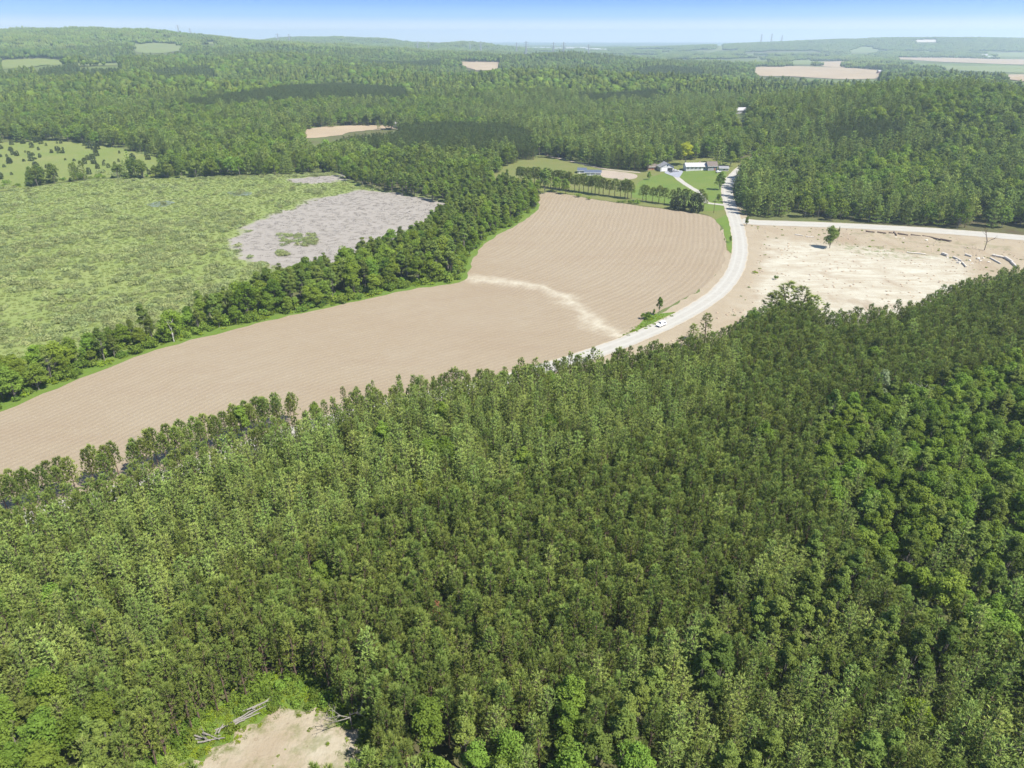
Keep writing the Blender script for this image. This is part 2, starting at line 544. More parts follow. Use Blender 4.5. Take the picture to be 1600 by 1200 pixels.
# ------------------------------------------------------------------ ground
ys = np.concatenate([np.linspace(-260, 380, 33)[:-1], 380 * (16500 / 380) ** np.linspace(0, 1, 230)])
us = np.linspace(-1.35, 1.35, 190)
Y, U = np.meshgrid(ys, us, indexing='ij')
X = U * (np.maximum(Y, 0) + 260)
Z = height(X, Y)
V = np.stack([X, Y, Z], -1).reshape(-1, 3)
nr, nc = Y.shape
i, j = np.meshgrid(np.arange(nr - 1), np.arange(nc - 1), indexing='ij')
a = (i * nc + j).ravel()
F = np.stack([a, a + 1, a + nc + 1, a + nc], 1)
o = obj('ground', mesh_np('ground', V, F, ['ground_soil'], smooth=True)); o['kind'] = 'structure'

# ---- outlines (photograph pixels put back on the terrain)
ROAD = poly([(1200, 236), (1175, 250), (1155, 266), (1140, 283), (1136, 300), (1141, 322), (1149, 345), (1155, 370), (1156, 395), (1148, 424),
             (1126, 454), (1092, 479), (1040, 507), (960, 541), (870, 571), (763, 601), (640, 627), (530, 655), (412, 692), (230, 756), (75, 802), (-120, 862), (-420, 955)])
FIELD = poly([(-190, 712), (0, 643), (90, 607), (230, 552), (400, 506), (520, 480), (640, 453), (725, 438), (738, 405), (765, 376), (808, 351), (842, 325),
              (842, 303), (868, 301), (930, 312), (1000, 322), (1065, 330), (1105, 337), (1123, 350), (1132, 375), (1134, 400), (1122, 425), (1097, 449),
              (1046, 479), (1005, 503), (965, 527), (885, 556), (763, 590), (640, 614), (530, 641), (412, 676), (230, 737), (75, 781), (-190, 860)])
FIELD_EDGE = poly([(-190, 712), (0, 643), (90, 607), (230, 552), (400, 506), (520, 480), (640, 453), (725, 438), (738, 405), (765, 376), (808, 351), (842, 325), (842, 303)])
STREAK = poly([(735, 436), (790, 440), (850, 449), (890, 468), (915, 492), (940, 512), (968, 524)])
MARSH = poly([(-260, 306), (0, 301), (60, 291), (150, 281), (260, 279), (400, 275), (520, 271), (548, 280), (600, 298), (660, 306), (715, 316), (700, 345), (650, 388),
              (560, 425), (450, 455), (330, 502), (240, 535), (100, 580), (0, 612), (-260, 700)])
REED = poly([(352, 398), (392, 345), (470, 318), (560, 296), (640, 303), (705, 318), (692, 345), (648, 385), (560, 418), (430, 420)])
REED2 = poly([(450, 281), (500, 275), (545, 273), (540, 281), (480, 288)])
BELT = poly([(-260, 735), (-260, 660), (0, 588), (100, 565), (240, 524), (330, 494), (450, 448), (560, 418), (650, 382), (690, 345), (712, 322), (770, 312), (835, 312),
             (838, 325), (806, 346), (760, 371), (732, 402), (720, 434), (640, 448), (520, 475), (400, 500), (230, 546), (90, 600), (0, 636)])
BELT2 = poly([(530, 276), (560, 266), (640, 268), (700, 280), (760, 292), (830, 300), (835, 312), (770, 314), (712, 322), (640, 307), (570, 294)])
LOT = poly([(1163, 347), (1300, 352), (1450, 360), (1640, 374), (1900, 400), (1900, 450), (1640, 466), (1500, 488), (1400, 528), (1290, 545), (1190, 545), (1120, 575),
            (1000, 606), (880, 600), (900, 574), (985, 545), (1060, 512), (1110, 486), (1150, 450), (1168, 415), (1170, 380)])
PALE = poly([(1200, 392), (1215, 372), (1290, 381), (1400, 395), (1480, 404), (1520, 425), (1490, 470), (1400, 520), (1290, 540), (1190, 530), (1160, 500), (1185, 440)])
CROSS = poly([(1157, 345), (1185, 348), (1300, 352), (1450, 360), (1600, 372), (1800, 391), (2100, 420)])
NEARFOREST = poly([(-420, 1022), (-120, 915), (75, 842), (230, 792), (412, 725), (530, 682), (640, 646), (763, 630), (870, 613), (930, 602), (1000, 594), (1075, 575), (1120, 562),
                   (1190, 520), (1250, 520), (1300, 536), (1400, 520), (1500, 480), (1600, 456), (1800, 432), (2300, 400)]).tolist()
NEARFOREST = np.array(NEARFOREST + [[420, 150], [260, 10], [-260, 10], [-330, 60]])
CLEAR = poly([(235, 1235), (285, 1180), (330, 1135), (400, 1098), (450, 1072), (480, 1072), (505, 1110), (560, 1150), (575, 1200), (560, 1260), (400, 1290)])
CLEARDIRT = poly([(262, 1225), (330, 1180), (392, 1136), (448, 1106), (500, 1114), (562, 1152), (578, 1235), (420, 1270)])
YARD = poly([(760, 286), (785, 262), (838, 244), (880, 250), (940, 262), (1000, 268), (1038, 257), (1062, 250), (1100, 246), (1130, 250), (1160, 258), (1137, 283), (1132, 300), (1138, 325), (1146, 352),
             (1148, 372), (1137, 392), (1128, 352), (1105, 336), (1065, 329), (1000, 321), (930, 311), (868, 300), (842, 302), (800, 300)])
LAWN = poly([(985, 306), (1000, 284), (1040, 270), (1062, 268), (1130, 267), (1133, 285), (1129, 303), (1134, 325), (1110, 330), (1060, 322), (1005, 312)])
PADDOCK = poly([(918, 267), (946, 266), (992, 272), (993, 279), (972, 281), (935, 276), (912, 273)])
HILLGRASS = poly([(-200, 300), (-150, 240), (0, 224), (90, 220), (180, 232), (250, 246), (285, 262), (240, 277), (150, 279), (60, 289), (0, 299)])
MIDTAN = poly([(476, 203), (530, 197), (620, 196), (622, 201), (560, 205), (528, 212), (478, 216)])
FAR = [('crop_field', 'far_crop', [(203, 72), (240, 67), (275, 69), (287, 74), (262, 83), (215, 82)]),
       ('crop_field', 'far_crop', [(318, 66), (340, 66), (342, 69), (318, 69)]),
       ('stubble_field', 'far_stubble', [(717, 97), (782, 98), (775, 109), (745, 110), (728, 105)]),
       ('stubble_field', 'far_stubble', [(1176, 106), (1250, 104), (1378, 111), (1372, 123), (1310, 124), (1240, 120), (1185, 119)]),
       ('stubble_field', 'far_stubble', [(1282, 97), (1320, 96), (1318, 106), (1285, 104)]),
       ('crop_field', 'far_crop', [(1236, 95), (1270, 94), (1272, 101), (1238, 101)]),
       ('crop_field', 'far_stubble', [(1400, 90), (1500, 91), (1640, 94), (1640, 101), (1500, 98), (1402, 93)]),
       ('crop_field', 'far_crop', [(1470, 103), (1640, 104), (1640, 114), (1545, 113), (1475, 109)]),
       ('stubble_field', 'far_stubble', [(1568, 118), (1640, 117), (1640, 127), (1575, 125)]),
       ('crop_field', 'far_crop', [(1325, 80), (1345, 73), (1362, 74), (1374, 80), (1345, 83)]),
       ('crop_field', 'far_crop', [(1555, 84), (1640, 82), (1640, 89), (1560, 89)]),
       ('sand_pit', 'far_sand', [(1428, 62.5), (1463, 62), (1466, 65.5), (1432, 66)]),
       ('hillside_clearing', 'far_crop', [(1118, 69), (1132, 70), (1130, 77), (1108, 82), (1100, 82), (1122, 76)]),
       ('crop_field', 'far_crop', [(120, 100), (185, 98), (186, 103), (124, 104)]),
       ('scrub_meadow', 'hill_grass', [(0, 95), (60, 92), (110, 96), (60, 104), (0, 108)])]
FARP = [(n, m, poly(p)) for n, m, p in FAR]

sheet('tilled_field', FIELD, 'tilled_soil', .06, 5.0, jitter=.8, attrs={
    'rowA': lambda x, y: dist_line(ROAD, x, y),
    'rowB': lambda x, y: dist_line(FIELD_EDGE, x, y),
    'zone': lambda x, y: sstep(-6, 6, y - np.interp(x, STREAK[::-1, 0] if STREAK[0, 0] > STREAK[-1, 0] else STREAK[:, 0], STREAK[::-1, 1] if STREAK[0, 0] > STREAK[-1, 0] else STREAK[:, 1])),
    'streak': lambda x, y: np.exp(-(dist_line(STREAK, x, y) / (5.5 + 2.5 * snoise(x, y, 14, .3))) ** 2)})
# grass verge between the field and the trees, and along the road bend
sheet('grass_verge', np.concatenate([poly([(-190, 716), (0, 647), (90, 611), (230, 556), (400, 509), (520, 483), (640, 456), (726, 441), (741, 407), (768, 378), (812, 353), (846, 326)]),
                                     poly([(838, 316), (800, 338), (752, 362), (722, 395), (708, 420), (640, 438), (520, 466), (400, 490), (230, 536), (90, 588), (0, 624), (-190, 690)])]),
      'verge_grass', .03, 8.0, jitter=1.2)
sheet('roadside_grass', poly([(862, 571), (905, 556), (965, 530), (1002, 506), (1012, 492), (1030, 490), (1063, 487), (1052, 495), (1020, 511), (960, 535), (900, 558)]), 'verge_grass', .10, 5.0, jitter=.5)
sheet('roadside_grass', poly([(1118, 345), (1143, 335), (1148, 372), (1150, 385), (1141, 396), (1133, 372), (1128, 354)]), 'verge_grass', .11, 6.0, jitter=.5)
def reediness(x, y): return np.maximum(sstep(9, -9, sdist(REED, x, y) + 5 * snoise(x, y, 16, .5)), sstep(8, -6, sdist(REED2, x, y) + 4 * snoise(x, y, 14, 1.5)))
sheet('marsh', MARSH, 'marsh_ground', .05, 7.0, jitter=1.5, attrs={'reed': reediness})
sheet('pond', poly([(352, 301), (372, 299), (394, 301), (388, 306), (362, 306)]), 'pond_water', .13, 8, jitter=1.5)
sheet('pond', poly([(228, 320), (255, 314), (272, 317), (262, 322), (240, 324)]), 'pond_water', .13, 8, jitter=1.5)
WEED = poly([(1290, 375), (1330, 380), (1420, 388), (1470, 400), (1420, 404), (1340, 398)])
sheet('cleared_lot', LOT, 'bare_earth', .05, 5.0, jitter=.8, attrs={
    'pale': lambda x, y: sstep(6, -6, sdist(PALE, x, y) + 4 * snoise(x, y, 9)),
    'weeds': lambda x, y: .8 * sstep(5, -3, sdist(WEED, x, y))})
CC = CLEAR.mean(0); CLEARG = CC + (CLEAR - CC) * (1 + 4.0 / np.linalg.norm(CLEAR - CC, axis=1))[:, None]
sheet('forest_clearing', CLEARG, 'verge_grass', .05, 2.5, jitter=.6, jscale=2)
sheet('clearing_sand', CLEARDIRT, 'bare_earth', .09, 1.2, jitter=1.3, jscale=2.3, outline_step=1.0, attrs={
    'pale': lambda x, y: .30 * sstep(2, -3, sdist(CLEARDIRT, x, y)) + .25 * snoise(x, y, 4, 2.0),
    'weeds': lambda x, y: .5 + .9 * sstep(-3, 0, sdist(CLEARDIRT, x, y))})
sheet('yard_meadow', YARD, 'meadow_grass', .05, 9.0, jitter=.6)
sheet('lawn', LAWN, 'lawn_grass', .10, 9.0, jitter=.6)
sheet('paddock', PADDOCK, 'paddock_sand', .12, 8.0, jitter=.4)
sheet('hill_meadow', HILLGRASS, 'hill_grass', .25, 12.0, jitter=3, jscale=12)
sheet('stubble_field', MIDTAN, 'far_stubble', .3, 12.0, jitter=2, jscale=12)
for n, m, p in FARP:
    sheet(n, p, m, 1.2, 45.0, jitter=5, jscale=40, outline_step=25)
ribbon('road_shoulder', ROAD[5:], 16.5, 'bare_earth', .035, wobble=1.2)
ribbon('gravel_road', ROAD, 8.2, 'gravel', .16)
ribbon('side_road', CROSS, 13.0, 'gravel', .13)
DRIVE = poly([(1142, 322), (1118, 319), (1104, 317), (1098, 309), (1090, 300), (1076, 291), (1064, 283), (1056, 276), (1052, 272)])
ribbon('driveway', DRIVE, 4.2, 'gravel', .17)
t = NT('asphalt'); t.bsdf(t.mix(t.ramp(t.noise(.4, 4), .3, .7), (.20, .21, .24), (.26, .27, .30)), .85, .2)
sheet('parking_pad', poly([(1038, 270), (1045, 266.5), (1066, 267), (1066, 271), (1060, 278), (1050, 275)]), 'asphalt', .20, 9)
ribbon('farm_track', poly([(843, 240), (870, 247), (905, 255), (945, 264), (1000, 270)]), 3.5, 'paddock_sand', .14)

# ------------------------------------------------------------------ vegetation meshes
def blades(P, A, n, L, w, spread, r):
    """n narrow triangles fanning out of every point P along axis A"""
    m = len(P)
    Pn = np.repeat(P, n, 0); An = np.repeat(A, n, 0)
    D = An + spread * r.normal(size=(m * n, 3)); D /= np.linalg.norm(D, axis=1)[:, None] + 1e-9
    Nt = np.array([0, 0, 1.0]) + An * np.array([.8, .8, 0]) + .45 * r.normal(size=(m * n, 3))
    sd = np.cross(D, Nt); sd /= np.linalg.norm(sd, axis=1)[:, None] + 1e-9
    LL = (L * r.uniform(.65, 1.2, m * n))[:, None]
    V = np.stack([Pn - sd * w / 2, Pn + sd * w / 2, Pn + D * LL], 1).reshape(-1, 3)
    F = np.arange(m * n * 3).reshape(-1, 3)
    v = np.repeat(np.repeat(r.uniform(0, 1, m), n), 3)
    tip = np.tile([0., 0., 1.], m * n)
    return V, F, v, tip

def leaves(C, Nn, size, r):
    m = len(C)
    Nn = Nn + .7 * r.normal(size=(m, 3)); Nn /= np.linalg.norm(Nn, axis=1)[:, None] + 1e-9
    a = np.cross(Nn, r.normal(size=(m, 3))); a /= np.linalg.norm(a, axis=1)[:, None] + 1e-9
    b = np.cross(Nn, a)
    s = (size * r.uniform(.6, 1.25, m))[:, None]
    V = np.stack([C + a * s, C - a * s * .5 + b * s * .8, C - a * s * .5 - b * s * .8], 1).reshape(-1, 3)
    F = np.arange(m * 3).reshape(-1, 3)
    return V, F, np.repeat(r.uniform(0, 1, m), 3), np.tile([1., 0, 0], m)

class Proto:
    pass
PC = {}

def finish(name, crown, trunk, cmat, tmat):
    """crown / trunk meshes for single trees, and the two together for stands"""
    p = Proto()
    V, F, v, tip = crown
    p.crown = mesh_np(name + '_crown', V, F, [cmat], attrs={'v': v, 'tip': tip})
    tv, tf = trunk
    p.trunk = mesh_np(name + '_trunk', tv, tf, [tmat])
    VV = np.concatenate([V, tv]); z = np.zeros(len(tv))
    p.both = mesh_np(name, VV, [F, tf + len(V)], [cmat, tmat], mi=[0] * len(F) + [1] * len(tf),
                     attrs={'v': np.concatenate([v, z]), 'tip': np.concatenate([tip, z])})
    PC.setdefault(name.split('|')[0], []).append(p)
    return p

def cat(*cs):
    o = 0; out = [[], [], [], []]
    for V, F, v, tp in cs:
        out[0].append(V); out[1].append(F + o); out[2].append(v); out[3].append(tp); o += len(V)
    return tuple(np.concatenate(x) for x in out)

def trunk_np(H, r0, r, lean=.25, k=6):
    pts = [np.array([0, 0, -.3])]
    for s in (.3, .6, .97):
        pts.append(np.array([r.normal() * lean * s, r.normal() * lean * s, H * s]))
    rr = [r0, r0 * .8, r0 * .5, r0 * .12]
    return [tube_np(pts[i], pts[i + 1], rr[i], rr[i + 1], k) for i in range(3)]

def red_pine(tag_, seed, H=13, R=1.25, ntuft=150, nb=11, L=.66, w=.12, base=.30, mat='red_pine_needles', nbr=26):
    r = np.random.default_rng(seed)
    t = r.beta(1.25, 1.0, ntuft)
    prof = lambda t: R * np.sqrt(np.clip(1 - ((t - .2) / .82) ** 2, .02, 1))
    ang = np.arange(ntuft) * 2.39996 + r.normal(size=ntuft) * .4
    lob = 1 + .26 * np.sin(3 * ang + seed) + .2 * np.sin(5 * ang + 2 * seed + t * 9)
    rad = prof(t) * lob * (.35 + .65 * np.sqrt(r.uniform(0, 1, ntuft)))
    zb = H * base
    P = np.stack([np.cos(ang) * rad, np.sin(ang) * rad, zb + t * (H - zb) - .25 * rad], 1)
    A = np.stack([np.cos(ang) * .55, np.sin(ang) * .55, np.full(ntuft, .8)], 1)
    c = blades(P, A, nb, L, w, .36, r)
    lead = blades(np.array([[0, 0, H - .5], [0, 0, H - .9]]), np.array([[0, 0, 1.]] * 2), nb, L * 1.3, w, .35, r)
    tr = trunk_np(H, .17, r)
    for q in r.choice(ntuft, min(nbr, ntuft), replace=False):
        z0 = P[q, 2] - .3 - .25 * rad[q]
        tr.append(tube_np([0, 0, z0], P[q], .05, .02, 3))
    for k in range(6):      # bare dead lower limbs
        a = r.uniform(0, 2 * PI); z = H * r.uniform(.08, .25)
        tr.append(tube_np([0, 0, z], [math.cos(a) * 1.1, math.sin(a) * 1.1, z - .1], .03, .01, 3))
    return finish(tag_, cat(c, lead), join(tr), mat, 'pine_bark')

def white_pine(tag_, seed, H=15, R=3.1, nw=13, nbr=6, dens=.40, nb=7, L=.66, w=.22, base=.18, mat='white_pine_needles'):
    r = np.random.default_rng(seed)
    P = []; A = []; tr = trunk_np(H, .22, r, .2)
    for i in range(nw):
        t = i / (nw - 1)
        z = H * (base + (1 - base) * t ** .92) - .3
        k = nbr if t < .85 else 4
        off = r.uniform(0, 6.28)
        for b in range(k):
            a = off + b * 2 * PI / k + r.normal() * .22
            Lb = (R * (1 - t) ** .75 * r.uniform(.65, 1.2) + .35)
            el = .10 + .55 * t + r.normal() * .08
            d = np.array([math.cos(a), math.sin(a), math.tan(el)])
            sd = np.array([-math.sin(a), math.cos(a), 0])
            n = max(2, int(Lb * .75 / dens))
            for s in np.linspace(.3, 1.0, n):
                q = np.array([0, 0, z]) + d * Lb * s + np.array([0, 0, .18 * s * s * Lb])
                sp = .32 * Lb * (1.08 - s)
                for u in ((-1, 0, 1) if sp > .3 else (0,)):
                    P.append(q + sd * u * sp * r.uniform(.5, 1.1) + r.normal(size=3) * .07)
                    A.append(d * .9 + sd * u * .5 + np.array([0, 0, .35]))
            tr.append(tube_np([0, 0, z], np.array([0, 0, z]) + d * Lb * .9, .045, .015, 3))
    P = np.array(P); A = np.array(A); A /= np.linalg.norm(A, axis=1)[:, None]
    c = blades(P, A, nb, L, w, .45, r)
    return finish(tag_, c, join(tr), mat, 'white_pine_bark')

def broadleaf(tag_, seed, H=13, R=3.0, ncl=36, nl=105, size=.27, base=.2, mat='green_leaves', bark='grey_bark', cr=1.15, fill=.25):
    r = np.random.default_rng(seed)
    zc = H * (base + (1 - base) * .5); rz = H * (1 - base) * .5
    d = r.normal(size=(ncl, 3)); d /= np.linalg.norm(d, axis=1)[:, None]; d[:, 2] = np.where(d[:, 2] < -.55, -d[:, 2], d[:, 2])
    s = r.uniform(.5, .88, ncl)[:, None]
    s[0] = .85; d[0] = (.05, .05, 1)
    taper = 1 - .25 * np.clip(d[:, 2:], 0, 1)
    C = d * s * np.array([R, R, rz]) * np.concatenate([taper, taper, np.ones_like(taper)], 1) + np.array([0, 0, zc])
    C[:, :2] += r.normal(size=(ncl, 2)) * .2 * R * .4
    out = []
    for i in range(ncl):
        q = r.normal(size=(nl, 3)); q /= np.linalg.norm(q, axis=1)[:, None]
        q[:, 2] = np.where(r.uniform(size=nl) < .55, np.abs(q[:, 2]), q[:, 2])
        rc = cr * r.uniform(.65, 1.25) * R / 3.0
        rad = rc * np.where(r.uniform(size=nl) < fill, r.uniform(.3, 1, nl), r.uniform(.82, 1.12, nl))
        pts = C[i] + q * rad[:, None] * np.array([1, 1, .8])
        V, F, v, tp = leaves(pts, q + np.array([0, 0, .4]), size, r)
        v = .5 * v + .5 * r.uniform()
        out.append((V, F, v, tp))
    tr = trunk_np(H * .8, .2, r, .35)
    for i in range(ncl):
        if i % 2 == 0:
            z0 = H * base * r.uniform(.7, 1.3) + .2 * C[i, 2]
            tr.append(tube_np([0, 0, z0], C[i], .07, .02, 4))
    return finish(tag_, cat(*out), join(tr), mat, bark)

def juniper(tag_, seed, H=4.5, R=1.5):
    r = np.random.default_rng(seed); n = 170
    t = r.uniform(0, 1, n) ** 1.4; a = r.uniform(0, 6.28, n)
    rad = R * np.sqrt(np.clip(1 - ((t - .25) / .78) ** 2, .05, 1)) * (.6 + .4 * np.sqrt(r.uniform(size=n))) * (1 + .2 * np.sin(3 * a + seed))
    P = np.stack([np.cos(a) * rad, np.sin(a) * rad, .2 + t * (H - .5)], 1)
    A = np.stack([np.cos(a) * .5, np.sin(a) * .5, np.full(n, .8)], 1)
    return finish(tag_, blades(P, A, 6, .7, .32, .4, r), join(trunk_np(H * .8, .1, r, .1)), 'juniper_needles', 'grey_bark')

def bush(tag_, seed, R=1.0, H=1.0, ncl=6, nl=30, size=.22, mat='willow_leaves'):
    r = np.random.default_rng(seed); out = []
    for i in range(ncl):
        a = r.uniform(0, 6.28); q0 = R * .7 * math.sqrt(r.uniform())
        c = np.array([math.cos(a) * q0, math.sin(a) * q0, H * r.uniform(.25, .5)])
        q = r.normal(size=(nl, 3)); q /= np.linalg.norm(q, axis=1)[:, None]; q[:, 2] = np.abs(q[:, 2])
        rc = r.uniform(.35, .6)
        pts = c + q * np.array([R * rc, R * rc, H * rc]) * r.uniform(.75, 1.1, nl)[:, None]
        V, F, v, tp = leaves(pts, q, size, r); out.append((V, F, .5 * v + .5 * r.uniform(), tp))
    tr = [tube_np([0, 0, -.1], [r.normal() * .3 * R, r.normal() * .3 * R, H * .5], .03, .01, 3) for _ in range(4)]
    return finish(tag_, cat(*out), join(tr), mat, 'grey_bark')

def tuft(tag_, seed, R=1.7, H=.55, n=60, w=.08, mat='reed_blades'):
    r = np.random.default_rng(seed)
    a = r.uniform(0, 6.28, n); q = R * np.sqrt(r.uniform(size=n))
    P = np.stack([np.cos(a) * q, np.sin(a) * q, np.zeros(n)], 1)
    A = np.tile([0., 0, 1.], (n, 1))
    return finish(tag_, blades(P, A, 2, H, w, .22, r), tube_np([0, 0, -.1], [0, 0, .1], .02, .01, 3), mat, 'grey_bark')

def far_crown(tag_, seed, H=12, R=3.2, mat='green_leaves', conic=0.0, nsh=46, size=.95):
    """lumpy crown for trees a kilometre away: closed lump plus loose leaf sprays"""
    r = np.random.default_rng(seed)
    bm = bmesh.new(); bmesh.ops.create_icosphere(bm, subdivisions=2, radius=1)
    V = np.array([v.co[:] for v in bm.verts]); F = np.array([[v.index for v in f.verts] for f in bm.faces]); bm.free()
    k = 1 + .18 * r.normal(size=len(V))
    hgt = H * .36
    t = (V[:, 2] + 1) / 2
    pr = 1 - conic * t * .8
    core = np.stack([V[:, 0] * k * R * pr * .86, V[:, 1] * k * R * pr * .86, H * .62 + V[:, 2] * k * hgt], 1)
    d = r.normal(size=(nsh, 3)); d /= np.linalg.norm(d, axis=1)[:, None]; d[:, 2] = np.where(d[:, 2] < -.2, -d[:, 2], d[:, 2])
    pd = 1 - conic * (d[:, 2] + 1) / 2 * .8
    C = np.stack([d[:, 0] * R * pd, d[:, 1] * R * pd, H * .62 + d[:, 2] * hgt * 1.03], 1)
    sh = leaves(C, d, size, r)
    cv = (core, F, .3 * r.uniform(size=len(core)), np.zeros(len(core)))
    return finish(tag_, cat(cv, sh), tube_np([0, 0, -1], [0, 0, H * .5], .25, .15, 4), mat, 'grey_bark')

def far_clump(tag_, seed, mat='green_leaves', n=9, spread=13, conic=0.0, H=12):
    r = np.random.default_rng(seed); out = []
    bm = bmesh.new(); bmesh.ops.create_icosphere(bm, subdivisions=1, radius=1)
    V = np.array([v.co[:] for v in bm.verts]); F = np.array([[v.index for v in f.verts] for f in bm.faces]); bm.free()
    for i in range(n):
        a = i * 2.4; q = spread * math.sqrt((i + .5) / n)
        c = np.array([math.cos(a) * q, math.sin(a) * q, 0]) + r.normal(size=3) * np.array([1, 1, 0])
        k = 1 + .2 * r.normal(size=len(V)); h = H * r.uniform(.75, 1.15); R = r.uniform(3.2, 5.0)
        pr = 1 - conic * (V[:, 2] + 1) / 2 * .75
        core = np.stack([V[:, 0] * k * R * pr, V[:, 1] * k * R * pr, h * .55 + V[:, 2] * k * h * .45], 1) + c
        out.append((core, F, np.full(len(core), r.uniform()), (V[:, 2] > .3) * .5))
    return finish(tag_, cat(*out), tube_np([0, 0, -2], [0, 0, H * .4], .3, .2, 4), mat, 'grey_bark')

for s in range(7): red_pine('red', 10 + s, H=12.4 + .5 * (s % 3), R=1.15 + .1 * (s % 4))
for s in range(3): red_pine('rowpine', 16 + s, H=13, R=2.0, base=.42, ntuft=240, L=.8, w=.15)
broadleaf('upright', 83, H=12, R=3.4, ncl=44, nl=90, mat='olive_leaves', base=.02, size=.3, cr=1.25)
for s in range(5): white_pine('white', 30 + s, H=13.4 + .6 * (s % 3), R=2.3 + .25 * (s % 3), nw=12, L=.6, w=.17)
for s in range(5): broadleaf('maple', 50 + s, H=12.2 + s * .5, R=2.4 + .35 * (s % 3), ncl=42, nl=120, size=.20, cr=1.05)
for s in range(4): broadleaf('ash', 60 + s, H=14 + s * .5, R=2.1, ncl=38, nl=110, size=.20, mat='olive_leaves', cr=.95, base=.18)
for s in range(4): broadleaf('bank', 70 + s, H=10.5 + s, R=2.5 + .2 * s, ncl=38, nl=100, size=.26, mat=('green_leaves', 'bright_leaves')[s % 2], base=.05)
for s in range(3): broadleaf('poplar', 75 + s, H=13 + s, R=2.0, ncl=28, nl=80, size=.27, mat='olive_leaves', base=.08, bark='grey_bark')
broadleaf('yellow', 80, H=12, R=3.6, ncl=38, nl=100, mat='yellow_leaves', base=.2)
broadleaf('lime', 81, H=12, R=3.0, ncl=42, nl=110, mat='lime_leaves', base=.2, size=.21)
broadleaf('silver', 82, H=14, R=2.6, ncl=26, nl=80, mat='silver_leaves', base=.15, size=.26)
red_pine('deadpine', 85, H=12, R=1.6, ntuft=140, mat='dead_needles')
for s in range(3): juniper('juniper', 90 + s, H=4.2 + .6 * s)
for s in range(4): bush('willow', 95 + s, R=1.9, H=1.5, ncl=7, nl=26, size=.26)
for s in range(3): bush('herb', 100 + s, R=1.1, H=.9, ncl=5, nl=30, size=.17, mat='herb_leaves')
for s in range(3): bush('shrub', 105 + s, R=1.6, H=2.0, ncl=8, nl=40, size=.24, mat='green_leaves')
for s in range(3): tuft('reed', 110 + s)
for s in range(2): tuft('sedge', 115 + s, R=1.1, H=.8, n=45, w=.12, mat='sedge_blades')
# middle distance
for s in range(4): red_pine('red_mid', 120 + s, H=13 + .8 * (s % 3), R=2.3, ntuft=150, nb=7, L=1.1, w=.30, nbr=0, base=.12)
for s in range(4): white_pine('white_mid', 130 + s, H=16 + s * .6, R=3.9, nw=9, nbr=6, dens=.85, nb=6, L=1.1, w=.44, base=.08)
for s in range(4): broadleaf('maple_mid', 140 + s, H=12 + s * .9, R=4.3, base=.04, ncl=30, nl=56, size=.44, mat='green_leaves')
for s in range(3): broadleaf('ash_mid', 150 + s, H=13 + s, R=4.3, base=.04, ncl=30, nl=46, size=.50, mat='olive_leaves')
for s in range(3): red_pine('spruce_mid', 240 + s, H=13 + .4 * s, R=1.9, ntuft=110, nb=7, L=.9, w=.28, nbr=0, base=.12, mat='plantation_needles')
for s in range(3): broadleaf('bright_mid', 245 + s, H=11.5 + s, R=4.0 + .3 * s, base=.03, ncl=30, nl=56, size=.44, mat='bright_leaves')
# far
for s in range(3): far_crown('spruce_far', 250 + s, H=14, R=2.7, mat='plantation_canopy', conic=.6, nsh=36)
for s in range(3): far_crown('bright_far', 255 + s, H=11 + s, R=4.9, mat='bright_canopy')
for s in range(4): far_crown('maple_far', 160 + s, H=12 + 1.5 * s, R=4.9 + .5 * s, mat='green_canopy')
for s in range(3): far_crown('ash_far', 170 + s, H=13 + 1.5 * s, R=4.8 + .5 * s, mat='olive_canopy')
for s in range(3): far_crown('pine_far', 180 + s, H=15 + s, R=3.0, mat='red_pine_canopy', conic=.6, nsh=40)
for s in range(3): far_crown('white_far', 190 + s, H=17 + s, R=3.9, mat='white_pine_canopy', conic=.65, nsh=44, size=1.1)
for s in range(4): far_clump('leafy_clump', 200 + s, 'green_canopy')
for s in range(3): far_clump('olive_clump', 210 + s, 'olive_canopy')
for s in range(3): far_clump('pine_clump', 220 + s, 'red_pine_canopy', conic=.5, H=14)

